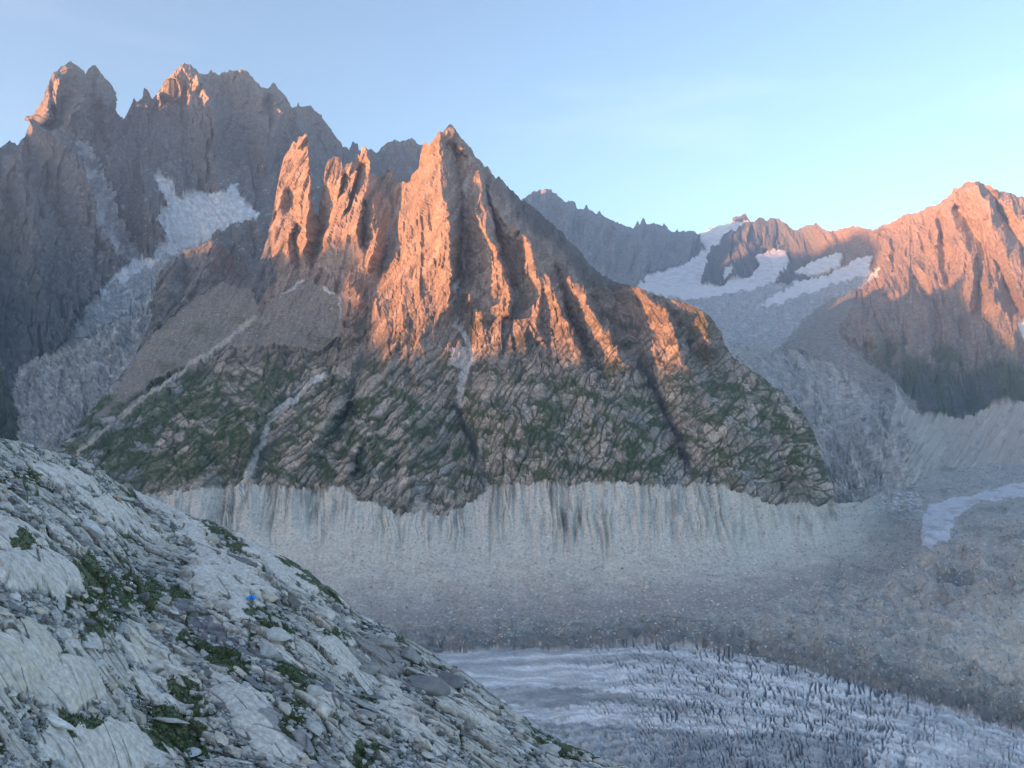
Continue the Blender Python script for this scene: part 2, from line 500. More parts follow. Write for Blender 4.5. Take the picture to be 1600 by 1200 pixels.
C = lerpc(C, (.42, .41, .39), m_pol * 0.9); C = lerpc(C, (.16, .165, .17), (m_pol | m_dirty) * sstep(.05, .4, fbm((um + vm) / 70, (vm - um) / 40, 5, .65, 27)) * .8); C = lerpc(C, (0.62, 0.63, 0.65), m_coul * sstep(-0.6, 0.3, tone) * 0.75)
C = lerpc(C, (.40, .43, .45), m_dirty * 0.75)
C = lerpc(C, (0.64, 0.64, 0.62), (m_dirty | m_pol) * sstep(0.1, 0.35, fbm(um / 60, vm / 40, 5, .62, 24)) * 0.8)
C = lerpc(C, SNOW, m_snow * (0.78 + 0.4 * fbm(um / 40, vm / 30, 3, .5, 25)))
C = lerpc(C, (.36, .40, .44), m_snow * sstep(.55, .85, ridged((um + vm * .4) / 60, vm / 26, 4, .6, 26)) * .5)
C = lerpc(C, GRASS, inpoly(wpx, wpy, [(-90, 570), (0, 570), (30, 640), (40, 760), (-90, 760)]) * 0.8)
ids = np.where(m_snow & ~inpoly(PX, PY, [(0, 0), (0, 0.1), (0.1, 0)]), 2, np.where(m_dirty | m_pol, 3, 1))
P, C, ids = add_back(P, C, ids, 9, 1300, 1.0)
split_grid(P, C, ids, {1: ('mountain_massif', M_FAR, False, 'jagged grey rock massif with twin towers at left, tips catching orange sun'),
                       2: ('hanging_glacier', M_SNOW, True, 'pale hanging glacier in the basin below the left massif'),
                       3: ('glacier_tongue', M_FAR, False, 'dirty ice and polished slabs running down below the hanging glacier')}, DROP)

# ================================================================== 2. far ridge
CR = [(740, 330), (790, 325), (816, 312), (830, 304), (842, 297), (865, 299), (884, 316), (899, 316), (903, 326), (914, 326), (917, 317), (921, 328), (932, 336), (936, 329), (941, 338), (947, 342), (977, 355),
      (990, 356), (996, 347), (999, 354), (1004, 341), (1011, 352), (1018, 349), (1034, 354), (1037, 349), (1049, 362), (1060, 358), (1075, 360), (1094, 366), (1109, 379), (1130, 400), (1160, 430)]
PX, PY, DROP = sheet_grid(740, 1160, 280, CR, [(740, 430), (900, 470), (1000, 480), (1110, 470), (1160, 450)], 130, 1.8, 3)
depth = tps([(740, 330, 8.0), (842, 297, 8.4), (917, 320, 8.7), (1000, 350, 9.1), (1100, 370, 9.7), (1160, 430, 9.5), (800, 420, 7.3), (900, 450, 7.5), (1000, 430, 8.0), (1000, 480, 7.5), (1100, 430, 8.6)])
Y = depth(PX, PY) * 1000
P = unproj(PX, PY, Y); Nrm = base_normals(depth, PX, PY)
um = PX * 7.0; vm = PY * 7.0
h = (ridged((um + 0.3 * vm) / 300, vm / 1100, 3, .5, 31) - .5) * 110 + (ridged((um + .2 * vm) / 90, vm / 260, 3, .6, 32) - .5) * 55
P = P + Nrm * (h * crest_taper(PY))[..., None]
C = np.zeros(PX.shape + (3,), f4) + np.array((0.27, 0.27, 0.28), f4)
C = lerpc(C, SLAB, sstep(.3, .8, fbm(um / 90, vm / 300, 3, .6, 33)) * .4)
P, C, ids = add_back(P, C, np.ones(PX.shape, int), 6, 1200, 1.0)
split_grid(P, C, ids, {1: ('far_mountain_ridge', M_FAR, False, 'hazy blue saw-toothed ridge in shade behind the central peak')}, DROP)

# ================================================================== 3. cirque and right mountain
CR = [(860, 430), (940, 440), (985, 430), (1040, 420), (1080, 390), (1094, 366), (1112, 356), (1130, 351), (1142, 349), (1145, 340), (1150, 338), (1165, 336), (1172, 347), (1180, 346), (1187, 340), (1199, 343), (1210, 339), (1225, 347), (1240, 360),
      (1250, 356), (1259, 351), (1267, 352), (1277, 349), (1292, 362), (1307, 360), (1330, 356), (1341, 352), (1350, 357), (1364, 361), (1390, 349), (1402, 342), (1416, 336), (1430, 330), (1446, 322), (1462, 322), (1476, 315),
      (1486, 303), (1491, 296), (1505, 290), (1514, 285), (1521, 288), (1529, 284), (1537, 290), (1544, 292), (1560, 298), (1574, 300), (1590, 307), (1600, 311), (1640, 330), (1700, 350)]
BT = [(860, 500), (1000, 500), (1100, 580), (1200, 690), (1290, 860), (1420, 800), (1500, 760), (1700, 750)]
PX, PY, DROP = sheet_grid(860, 1700, 600, CR, BT, 400, 1.6, 5)
depth = tps([(860, 430, 7.8), (985, 430, 8.0), (1080, 390, 9.2), (1150, 338, 9.6), (1240, 360, 9.0), (1292, 362, 8.2), (1341, 352, 7.6), (1410, 339, 6.95), (1470, 318, 6.5), (1528, 284, 6.2), (1600, 311, 6.2), (1700, 350, 6.1),
         (1050, 430, 8.0), (1000, 480, 7.3), (1200, 400, 8.1), (1150, 450, 7.1), (1220, 440, 7.4), (1300, 410, 7.35), (1370, 410, 6.7), (1180, 510, 6.0), (1280, 470, 6.6), (1340, 450, 6.4), (1250, 520, 5.5),
         (1400, 430, 6.2), (1450, 420, 6.05), (1530, 400, 5.8), (1600, 400, 5.6), (1330, 480, 5.6), (1400, 500, 5.3), (1480, 500, 5.2), (1560, 500, 5.1), (1640, 480, 5.1),
         (1220, 580, 4.7), (1290, 560, 4.75), (1350, 560, 4.8), (1450, 570, 4.7), (1550, 580, 4.5), (1640, 580, 4.4), (1280, 640, 3.9), (1360, 640, 4.0), (1450, 640, 4.1), (1550, 630, 4.05), (1640, 630, 4.0),
         (1290, 750, 2.9), (1350, 700, 3.25), (1412, 752, 2.9), (1405, 680, 3.5), (1450, 700, 3.55), (1530, 690, 3.7), (1640, 680, 3.7), (1500, 730, 3.35), (1640, 730, 3.3), (1330, 800, 2.45), (1200, 660, 3.7), (1100, 540, 5.5)])
Y = depth(PX, PY) * 1000
P = unproj(PX, PY, Y); Nrm = base_normals(depth, PX, PY)
M5_LINES = [
    [(1524, 286, 40), (1530, 305, 60), (1545, 322, 70), (1556, 336, 60), (1538, 345, 60)],
    [(1533, 288, -40), (1546, 306, -60), (1564, 332, -70), (1580, 360, -80), (1600, 385, -80)], [(1553, 298, 30), (1582, 335, 50), (1605, 348, 60)],
    [(1494, 318, 30), (1488, 332, 50), (1500, 362, 60), (1503, 366, 40)],
    [(1498, 326, -50), (1516, 352, -80), (1528, 376, -90), (1542, 392, -90), (1558, 415, -90), (1572, 450, -90), (1590, 490, -80)],
    [(1508, 380, 70), (1520, 408, 90), (1520, 440, 90), (1516, 470, 90), (1517, 506, 70), (1520, 540, 40)],
    [(1527, 405, -50), (1528, 450, -60), (1527, 500, -50)],
    [(1542, 428, 60), (1547, 460, 80), (1556, 480, 80), (1574, 488, 80), (1580, 510, 60), (1585, 545, 40)],
    [(1552, 350, 50), (1568, 378, 70), (1578, 410, 70), (1588, 450, 70), (1602, 480, 70)],
    [(1466, 344, -10), (1474, 364, -50), (1475, 392, -50), (1478, 422, -50), (1492, 466, -60), (1502, 505, -50), (1505, 540, -30)],
    [(1463, 343, 40), (1467, 366, 60), (1460, 392, 50), (1466, 410, 50), (1470, 440, 30)],
    [(1340, 355, 20), (1380, 375, 30), (1410, 400, 40), (1412, 430, 60), (1415, 446, 80), (1414, 462, 80), (1444, 474, 90), (1451, 506, 80), (1455, 545, 50)],
    [(1428, 440, -60), (1450, 460, -80), (1463, 500, -80), (1470, 545, -60), (1475, 580, -30)],
    [(1326, 466, 50), (1346, 490, 70), (1350, 508, 70), (1367, 542, 50)], [(1345, 466, -30), (1362, 482, -60), (1370, 510, -60), (1385, 545, -40)],
    [(1395, 470, 40), (1400, 510, 50), (1420, 540, 40)],
    [(1300, 362, -30), (1330, 390, -30)], [(1345, 360, 20), (1352, 390, 30), (1360, 410, 30)], [(1385, 355, -30), (1370, 400, -20), (1350, 430, -20)],
    [(1112, 380, 10), (1106, 420, 70), (1104, 440, 60)], [(1185, 345, 50), (1180, 375, 80), (1165, 400, 80), (1160, 425, 40)], [(1240, 380, 40), (1235, 410, 60), (1225, 435, 40)],
    [(1200, 400, -60), (1215, 420, -60), (1180, 440, -40)], [(1300, 400, -30), (1260, 425, -40)], [(1165, 350, -20), (1130, 400, -30), (1050, 425, -50)],
    [(1290, 360, 40), (1310, 385, 40), (1290, 410, 10)],
    [(1290, 500, 10), (1330, 570, 30), (1380, 625, 30), (1405, 640, 30), (1412, 740, 30)], [(1350, 540, -20), (1400, 600, -20), (1440, 640, -10)],
]
rel = relief_field(M5_LINES, 850, 1720, 270, 880, 60)(PX + fbm(PX / 18, PY / 18, 3, .6, 2) * 4, PY) * 1.5
um = PX * 5.0; vm = PY * 5.0
wx = fbm(um / 260, vm / 400, 3, 0.5, 43) * 60
wpx = PX + fbm(um / 60, vm / 60, 3, 0.6, 45) * 9; wpy = PY + fbm(um / 60 + 40, vm / 60, 3, 0.6, 46) * 6
sn = [[(860, 440), (940, 425), (987, 432), (1031, 427), (1075, 408), (1100, 392), (1094, 364), (1112, 356), (1142, 347), (1168, 345), (1150, 362), (1128, 372), (1112, 390), (1106, 405), (1097, 442), (1119, 449), (1150, 438), (1172, 430), (1200, 428), (1215, 437), (1180, 450), (1130, 462), (1080, 470), (1000, 455), (940, 445), (860, 470)],
      [(1178, 397), (1205, 388), (1231, 390), (1234, 405), (1222, 425), (1213, 437), (1172, 434), (1185, 412)],
      [(1240, 424), (1275, 404), (1316, 393), (1312, 413), (1268, 432)],
      [(1205, 462), (1250, 440), (1290, 428), (1330, 408), (1360, 398), (1358, 428), (1300, 442), (1272, 456), (1230, 470), (1180, 482)], [(1350, 441), (1362, 428), (1380, 418), (1372, 430)],
      [(1130, 420), (1145, 418), (1143, 432), (1132, 436)], [(1590, 505), (1700, 500), (1700, 535), (1600, 530)]]
m_snow = np.zeros(PX.shape, bool)
for p in sn: m_snow |= inpoly(wpx, wpy, p)
m_ice = inpoly(wpx, wpy, [(860, 440), (1000, 450), (1225, 440), (1350, 430), (1375, 432), (1300, 475), (1250, 520), (1200, 560), (1150, 560), (1100, 520), (1000, 500), (860, 500)])
m_low = inpoly(wpx, wpy, [(1100, 560), (1150, 540), (1220, 540), (1290, 560), (1380, 600), (1405, 640), (1425, 700), (1418, 760), (1418, 870), (1330, 870), (1290, 860), (1200, 700)])
m_scr = inpoly(wpx, wpy, [(1290, 470), (1340, 450), (1330, 480), (1310, 520), (1350, 560), (1400, 600), (1445, 645), (1400, 645), (1330, 590), (1250, 545), (1200, 560), (1240, 520)])
m_mor = inpoly(wpx, wpy, [(1398, 600), (1420, 640), (1440, 650), (1500, 652), (1545, 640), (1590, 628), (1700, 626), (1700, 760), (1415, 800), (1412, 740), (1420, 690), (1400, 650)])
flat = np.clip(m_snow * .85 + m_ice * .6 + m_low * .5 + m_scr * .8 + m_mor * .85, 0, .9)
h = (ridged((um + wx) / 330, vm / 900, 2, .5, 51) - .5) * 80
h = h + (ridged((um + wx - .25 * vm) / 190, vm / 520, 3, .5, 52) - .5) * 60
h = h + facets((um + wx) / 70, vm / 190, 53) * 22 + facets((um + wx * .6 - .2 * vm) / 32, vm / 80, 58) * 11 + facets(um / 17, vm / 38, 59) * 5
hs = fbm(um / 60, vm / 40, 4, .6, 54) * 9
dl = um * .70 - vm * .78 + fbm(um / 150, vm / 150, 3, .5, 48) * 60
hl = (ridged(dl / 75, (um + vm) / 520, 3, .6, 55) - .5) * 50 + facets(dl / 34, (um + vm) / 150, 49) * 9
hi = (ridged(um / 34, vm / 26, 3, .6, 57) - .5) * 14
h = h * (1 - flat) + m_snow * hs * .3 + m_low * hl + (m_ice & ~m_snow) * hi + m_mor * (ridged((um + .6 * vm) / 50, vm / 240, 3, .6, 56) - .5) * 22
h = h * crest_taper(PY)
P = unproj(PX, PY, Y - rel * (1 - flat * .6)) + Nrm * h[..., None]
tone = fbm(um / 200, vm / 200, 4, .55, 60)
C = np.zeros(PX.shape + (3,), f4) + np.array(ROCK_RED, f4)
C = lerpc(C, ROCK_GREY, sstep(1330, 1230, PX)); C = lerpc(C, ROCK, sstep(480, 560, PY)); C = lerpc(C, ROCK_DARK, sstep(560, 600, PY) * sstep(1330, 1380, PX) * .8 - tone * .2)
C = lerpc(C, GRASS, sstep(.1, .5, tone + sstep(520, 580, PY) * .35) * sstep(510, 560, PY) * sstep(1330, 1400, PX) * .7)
C = lerpc(C, SLAB, sstep(.4, .8, fbm(um / 60, vm / 110, 4, .6, 61)) * .35)
C = lerpc(C, (.46, .50, .52), m_ice * .85); C = lerpc(C, (.68, .71, .73), m_ice * sstep(.1, .6, fbm(um / 90, vm / 24, 4, .6, 62)) * .6)
C = lerpc(C, (.46, .46, .44), m_low * .9); C = lerpc(C, (.56, .55, .52), m_low * sstep(.05, .4, fbm(dl / 60, (um + vm) / 330, 5, .65, 63)) * .9)
C = lerpc(C, (.14, .15, .165), m_low * sstep(.15, .4, fbm(dl / 52, (um + vm) / 300, 5, .65, 64)) * .8)
C = lerpc(C, (.29, .285, .27), m_scr * .85); C = lerpc(C, (.50, .49, .45), m_mor * .9); C = lerpc(C, (.66, .62, .56), m_mor * sstep(.1, .5, fbm((PX + PY * .7) / 16, PY / 45, 4, .6, 43)) * .6); C = lerpc(C, (.24, .24, .24), m_mor * sstep(.15, .5, fbm((PX + PY * .5) / 20 + 9, PY / 30, 5, .65, 42)) * .5); C = lerpc(C, (.27, .27, .27), m_mor * sstep(0.1, .5, fbm(um / 70, vm / 30, 4, .6, 65)) * .6)
C = lerpc(C, SNOW, m_snow * (.85 + .4 * fbm(um / 60, vm / 14, 3, .5, 66)))
ids = np.where(m_snow, 2, np.where(m_mor, 4, np.where(m_low | m_scr, 5, np.where(m_ice, 3, 1))))
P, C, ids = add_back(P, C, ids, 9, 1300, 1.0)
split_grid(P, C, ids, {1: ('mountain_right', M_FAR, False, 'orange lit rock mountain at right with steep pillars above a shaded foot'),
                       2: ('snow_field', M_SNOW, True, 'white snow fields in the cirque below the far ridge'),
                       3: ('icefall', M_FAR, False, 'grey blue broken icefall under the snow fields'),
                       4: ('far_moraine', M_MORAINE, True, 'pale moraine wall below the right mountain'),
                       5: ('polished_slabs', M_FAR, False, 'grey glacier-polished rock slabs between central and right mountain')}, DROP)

# ================================================================== 4. central mountain, moraine wall and valley floor
CR = [(60, 760), (90, 700), (112, 676), (130, 655), (170, 610), (210, 560), (238, 500), (241, 470), (243, 440), (262, 410), (285, 395), (310, 385), (330, 375), (352, 385), (362, 400), (385, 415), (405, 410), (415, 380), (425, 340),
      (432, 300), (438, 272), (444, 247), (452, 236), (458, 222), (465, 224), (468, 213), (472, 216), (477, 209), (482, 216), (483, 240), (485, 290), (489, 330), (497, 338), (505, 300), (508, 262), (514, 250), (524, 244), (533, 247), (535, 262),
      (538, 262), (543, 255), (556, 254), (560, 240), (562, 245), (565, 232), (570, 229), (575, 234), (577, 250), (579, 270), (590, 276), (603, 276), (604, 262), (612, 270), (622, 285), (640, 285), (643, 272), (653, 264), (656, 240),
      (660, 226), (663, 221), (667, 227), (676, 219), (683, 209), (688, 206), (692, 209), (698, 200), (704, 195), (712, 205), (722, 218), (732, 229), (737, 233), (740, 243), (752, 254), (757, 262), (762, 260), (766, 267), (775, 280), (779, 277), (784, 284), (797, 297), (803, 300), (816, 312),
      (835, 325), (854, 344), (872, 359), (879, 361), (887, 374), (906, 392), (921, 415), (940, 430), (974, 445), (985, 446), (1000, 450), (1013, 458), (1030, 465), (1067, 472), (1094, 484), (1112, 499), (1117, 506), (1124, 517), (1133, 540), (1146, 559), (1169, 574), (1195, 592), (1217, 607),
      (1240, 630), (1259, 652), (1270, 675), (1285, 712), (1300, 761), (1304, 787), (1345, 786), (1380, 767), (1412, 753), (1425, 730), (1470, 719), (1530, 716), (1600, 702), (1700, 690)]
FG_SIL = [(-120, 640), (0, 680), (60, 700), (110, 712), (150, 730), (190, 757), (230, 775), (280, 800), (340, 822), (420, 858), (470, 885), (500, 905), (530, 930), (560, 962), (620, 990), (690, 1030), (725, 1050), (760, 1080), (810, 1112), (850, 1143), (930, 1180), (1000, 1203), (1100, 1250), (1200, 1300)]
BT = [(p[0], p[1] + 40) for p in FG_SIL if p[0] < 960] + [(1000, 1260), (1700, 1260)]
PX, PY, DROP = sheet_grid(60, 1700, 1100, CR, BT, 760, 1.3, 7)
depth = tps([(60, 780, 1.95), (112, 690, 2.0), (130, 655, 2.2), (170, 610, 2.35), (210, 560, 2.5), (238, 500, 2.68), (262, 410, 2.95), (330, 375, 3.1), (362, 400, 3.05), (405, 410, 3.2), (470, 210, 3.6), (480, 330, 3.4), (470, 430, 3.0), (524, 245, 3.55), (575, 229, 3.6), (560, 330, 3.25), (560, 430, 2.88),
         (604, 265, 3.65), (640, 285, 3.5), (663, 222, 3.4), (704, 196, 3.4), (740, 235, 3.5), (760, 256, 3.62), (835, 325, 3.75), (906, 392, 3.65), (925, 419, 3.5), (960, 440, 3.1), (1000, 453, 2.86), (1067, 474, 2.74), (1112, 499, 2.62), (1133, 540, 2.55), (1146, 559, 2.5), (1195, 592, 2.42), (1240, 630, 2.36), (1270, 675, 2.28), (1300, 761, 2.15), (1304, 787, 2.1),
         (904, 442, 2.78), (940, 508, 2.5), (700, 300, 3.02), (700, 400, 2.75), (700, 480, 2.52), (700, 560, 2.25), (700, 660, 2.0), (700, 760, 1.75), (620, 400, 2.85), (620, 500, 2.48), (600, 600, 2.18), (600, 700, 1.9), (550, 560, 2.35), (500, 520, 2.52), (480, 460, 2.8), (430, 460, 2.78), (400, 500, 2.6), (350, 560, 2.38), (350, 650, 2.05),
         (250, 600, 2.25), (250, 700, 1.95), (400, 600, 2.22), (450, 700, 1.9), (400, 760, 1.76), (250, 770, 1.78), (180, 690, 2.0), (330, 440, 2.85), (740, 315, 3.06), (780, 400, 2.82), (780, 500, 2.45), (800, 600, 2.12), (782, 330, 3.04), (840, 392, 2.86), (850, 440, 2.75), (880, 495, 2.55), (900, 560, 2.28), (900, 650, 1.98), (900, 755, 1.72), (872, 365, 3.45),
         (960, 480, 2.8), (985, 500, 2.72), (960, 560, 2.3), (1000, 600, 2.16), (1042, 494, 2.6), (1060, 540, 2.4), (1060, 600, 2.15), (1050, 650, 2.02), (1050, 750, 1.8), (1103, 530, 2.5), (1120, 600, 2.3), (1150, 680, 2.04), (1200, 700, 2.08), (1220, 650, 2.26), (1150, 750, 1.88), (1230, 770, 1.98), (1270, 740, 2.12),
         (250, 830, 1.64), (400, 830, 1.6), (550, 850, 1.56), (700, 840, 1.57), (850, 840, 1.56), (1000, 840, 1.57), (1120, 830, 1.64), (1220, 840, 1.77), (400, 900, 1.5), (700, 900, 1.44), (550, 920, 1.42), (850, 900, 1.44), (1000, 900, 1.45), (1150, 900, 1.52), (1280, 860, 1.76), (1320, 830, 1.98),
         (600, 975, 1.29), (700, 960, 1.345), (850, 960, 1.342), (1000, 960, 1.342), (1150, 950, 1.375), (1280, 910, 1.55), (1350, 880, 1.73), (1400, 820, 2.15), (1380, 790, 2.45), (1450, 780, 2.55), (1420, 755, 2.9), (1500, 760, 2.85), (1600, 740, 3.15), (1500, 722, 3.45), (1600, 705, 3.7), (1700, 690, 3.9),
         (1450, 850, 1.87), (1550, 850, 1.85), (1650, 850, 1.8), (1600, 900, 1.52), (1500, 920, 1.48), (1450, 950, 1.37), (1590, 965, 1.22), (1660, 960, 1.2), (1540, 1020, 1.12), (1620, 1050, 1.03), (700, 1025, 1.13), (900, 1060, 1.045), (1100, 1020, 1.15), (1100, 1100, .965), (1300, 1100, .965), (1300, 1000, 1.205),
         (1450, 1100, .96), (1600, 1100, .965), (1600, 1200, .8), (1400, 1200, .8), (1200, 1200, .805), (1000, 1200, .808), (1000, 1000, 1.21), (700, 1100, .96), (1000, 1260, .73), (1600, 1260, .73), (800, 1150, .88)])
Y = depth(PX, PY) * 1000
MAIN_LINES = [
    # main west spur, lit on its left, dark couloir on its right
    [(688, 208, 40), (685, 236, 60), (691, 262, 60), (686, 272, 70), (692, 292, 90), (695, 316, 110), (702, 340, 130), (703, 370, 140), (704, 400, 140), (705, 436, 130), (704, 460, 120), (698, 482, 100), (683, 494, 80), (680, 508, 60), (662, 528, 40), (660, 560, 20)],
    [(698, 228, -30), (704, 245, -30), (708, 262, -30)],
    [(713, 232, -60), (718, 280, -90), (722, 330, -110), (722, 370, -110), (718, 400, -110), (716, 440, -100), (714, 480, -70), (714, 508, -60), (728, 526, -50), (737, 550, -45), (726, 580, -45), (721, 612, -60), (712, 635, -90), (722, 658, -110), (740, 699, -90), (754, 740, -50), (762, 782, -20), (762, 820, -6)],
    [(704, 198, 20), (722, 232, 30), (738, 244, 40), (742, 262, 70), (747, 280, 80), (752, 296, 90), (750, 312, 90), (742, 330, 90), (756, 352, 90), (768, 380, 100), (777, 402, 100), (786, 432, 100), (794, 446, 90), (798, 474, 80), (792, 496, 40)],
    [(752, 312, 60), (761, 330, 60), (765, 350, 40)],
    [(750, 262, -20), (760, 292, -50), (764, 315, -70), (772, 342, -80), (780, 370, -90), (787, 400, -90), (794, 415, -80), (803, 444, -70), (808, 468, -50), (798, 494, -30), (786, 502, -25), (762, 506, -40)],
    [(764, 286, 50), (769, 314, 70), (782, 328, 80), (790, 348, 80), (808, 360, 80), (824, 376, 90), (840, 385, 100), (856, 390, 110), (861, 415, 110), (862, 446, 110), (869, 470, 100), (880, 496, 90), (892, 512, 80), (896, 530, 75), (908, 550, 70), (911, 568, 40)],
    [(812, 362, 30), (806, 385, -50), (812, 402, -50), (820, 425, -20)], [(820, 380, 60), (825, 400, 70), (822, 430, 60)],
    [(840, 405, 70), (842, 440, 80), (848, 452, 80)],
    [(850, 455, 30), (845, 480, 10), (844, 500, 0), (852, 524, 0), (863, 548, 5)], [(842, 470, 70), (838, 500, 60), (845, 530, 50)],
    [(822, 514, 10), (832, 540, -5), (841, 568, 0)], [(818, 520, 50), (826, 545, 45)],
    [(735, 455, 40), (740, 476, 10), (754, 497, 10)], [(731, 460, 60), (733, 480, 50)], [(776, 450, 60), (784, 464, 20), (797, 482, 20)],
    [(868, 412, -20), (880, 448, -50), (886, 484, -70), (900, 516, -80), (914, 546, -70), (926, 565, -40), (945, 590, -20)],
    [(866, 398, 60), (878, 398, 80), (886, 418, 100), (892, 437, 100), (904, 438, 100), (912, 450, 110), (919, 482, 110), (930, 488, 110), (940, 508, 110), (956, 524, 100), (964, 546, 90), (968, 560, 70), (986, 576, 30)],
    [(897, 455, 60), (900, 470, 20), (910, 500, 20)],
    [(922, 462, -60), (940, 490, -70), (960, 520, -70), (980, 546, -70), (1000, 566, -80), (1012, 588, -90), (1026, 616, -110), (1044, 657, -110), (1056, 688, -100), (1070, 720, -70), (1078, 738, -30)],
    [(972, 449, 40), (1000, 454, 60), (1016, 468, 80), (1042, 492, 90), (1054, 516, 90), (1060, 534, 90), (1067, 550, 80), (1082, 580, 50)], [(985, 470, 0), (1020, 520, 10), (1028, 560, 20)],
    [(1022, 463, -20), (1047, 482, -30), (1062, 510, -40), (1079, 540, -40), (1097, 560, -30), (1122, 582, -20)],
    [(1068, 474, 30), (1098, 488, 50), (1104, 508, 60), (1103, 528, 50), (1110, 560, 30)], [(1112, 505, 0), (1122, 540, -10)],
    # south side shade ridge behind
    [(760, 262, 0), (835, 328, 0), (906, 394, 0)],
    # spires
    [(478, 211, 50), (483, 240, 70), (483, 276, 90), (480, 302, 90), (479, 350, 80), (478, 400, 60), (479, 420, 30)],
    [(496, 300, -70), (497, 345, -100), (493, 385, -90), (484, 410, -40)],
    [(461, 350, -10), (461, 380, -40), (465, 410, -50), (467, 430, -30)], [(458, 352, 60), (447, 380, 60), (455, 410, 50)], [(472, 370, 30), (476, 395, 50)],
    [(452, 300, 10), (450, 330, 0)], [(444, 298, 60), (436, 322, 50), (430, 350, 20)],
    [(528, 248, 60), (535, 268, 60), (529, 302, 50)], [(537, 275, -40), (533, 300, -40), (528, 318, -20)],
    [(548, 256, 50), (555, 262, 60), (551, 298, 60), (539, 328, 50), (530, 350, 40)], [(559, 262, -20), (555, 290, -40), (547, 320, -50), (542, 332, -30)],
    [(572, 231, 70), (578, 262, 80), (576, 290, 80), (569, 304, 90), (564, 340, 90), (560, 366, 90), (560, 386, 80), (568, 404, 50)],
    [(569, 318, -10), (571, 350, -60), (569, 388, -60)], [(580, 304, 40), (584, 326, 50), (589, 344, 50), (581, 356, 60), (590, 376, 70), (590, 388, 70), (582, 404, 60), (572, 420, 30)],
    [(598, 275, -50), (616, 320, -90), (612, 360, -100), (606, 390, -100), (596, 420, -80), (585, 442, -60), (572, 465, -40)],
    [(516, 350, -20), (505, 390, -40), (492, 408, -40)], [(530, 352, 60), (518, 380, 60), (505, 412, 50)], [(532, 370, 40), (530, 400, 60), (540, 440, 60), (565, 467, 60), (540, 497, 60), (535, 524, 30)],
    [(530, 478, -10), (533, 505, -30), (528, 530, -20)], [(575, 485, -40), (570, 530, -50), (560, 590, -50), (540, 640, -40), (500, 720, -30)],
    [(640, 500, 40), (615, 555, 40), (600, 582, 40), (560, 612, 40), (525, 640, 40), (490, 690, 30), (470, 740, 20)],
    # knob left
    [(270, 412, 50), (262, 450, 60), (250, 495, 30)], [(330, 378, 40), (330, 420, 40), (300, 450, 20)], [(290, 400, -30), (292, 440, -20)], [(365, 405, -20), (380, 440, -40), (410, 455, -30)],
    [(397, 501, 14), (340, 545, 14), (277, 584, 16), (210, 632, 18), (150, 685, 18), (112, 711, 14)], [(300, 560, -14), (230, 605, -14)],
    [(504, 585, -20), (470, 612, -30), (442, 632, -28), (418, 662, -34), (405, 700, -36), (390, 735, -30), (375, 760, -24), (352, 815, -24)],
    [(430, 620, 10), (395, 670, 20), (380, 720, 20)], [(300, 600, 15), (290, 680, 25), (310, 740, 20)], [(340, 700, -20), (330, 745, -25)],
    [(560, 690, 20), (555, 730, 30), (540, 755, 20)], [(562, 700, -20), (552, 745, -30)],
    [(640, 540, 30), (650, 600, 20)], [(640, 580, -20), (655, 640, -20)], [(620, 640, 20), (640, 720, 20)],
    [(800, 640, 20), (840, 700, 30), (870, 745, 20)], [(940, 640, 20), (980, 700, 30), (1000, 748, 20)], [(880, 640, -10), (920, 720, -15)],
    [(1100, 620, 30), (1150, 690, 40), (1165, 750, 40), (1200, 785, 30)], [(1190, 640, -20), (1210, 700, -40), (1222, 760, -40)], [(1240, 690, 30), (1265, 740, 30), (1275, 780, 20)], [(1095, 690, -10), (1120, 745, -20)],
    # moraine gullies
    [(352, 755, -30), (350, 790, -45), (346, 822, -20)], [(428, 768, -24), (424, 810, -38), (418, 850, -16)], [(490, 760, -18), (487, 800, -26), (480, 840, -10)],
    [(380, 762, 6), (390, 810, 8)], [(455, 768, 6), (455, 820, 6)], [(310, 780, 6), (320, 820, 6)], [(745, 800, -14), (738, 825, -14), (730, 870, -5)],
    [(600, 960, 0), (900, 955, 0), (1200, 940, 0), (1350, 880, 0)], [(1000, 952, 0), (1150, 958, 12), (1280, 966, 14), (1400, 985, 12), (1490, 1012, 6)], [(1180, 990, 0), (1300, 1010, 8), (1420, 1040, 8)], [(1290, 905, 4), (1296, 925, -10), (1310, 945, 2)], [(1360, 915, 8), (1380, 925, 10), (1410, 938, 6)], [(1362, 926, -6), (1384, 936, -8), (1408, 948, -4)], [(1440, 880, 14), (1490, 870, 18), (1560, 860, 18), (1650, 850, 16)], [(1500, 910, -10), (1560, 900, -6)], [(1420, 860, -6), (1470, 858, -8), (1480, 840, -6)], [(1500, 820, 12), (1560, 800, 14), (1640, 790, 14)], [(600, 1040, 0), (1000, 1040, 0), (1650, 1040, 0)], [(1350, 800, 0), (1500, 800, 0), (1650, 780, 0)], [(600, 870, 0), (900, 860, 0), (1150, 860, 0)],
]
relf = relief_field(MAIN_LINES, 50, 1720, 180, 1290, 55)
P = unproj(PX, PY, Y); Nrm = base_normals(depth, PX, PY)
MAIN_PX, MAIN_PY = PX, PY
rel = relf(PX + fbm(PX / 22, PY / 22, 3, .6, 70) * 6, PY)
rel = np.where(rel < 0, rel * 1.45, rel * 1.15)
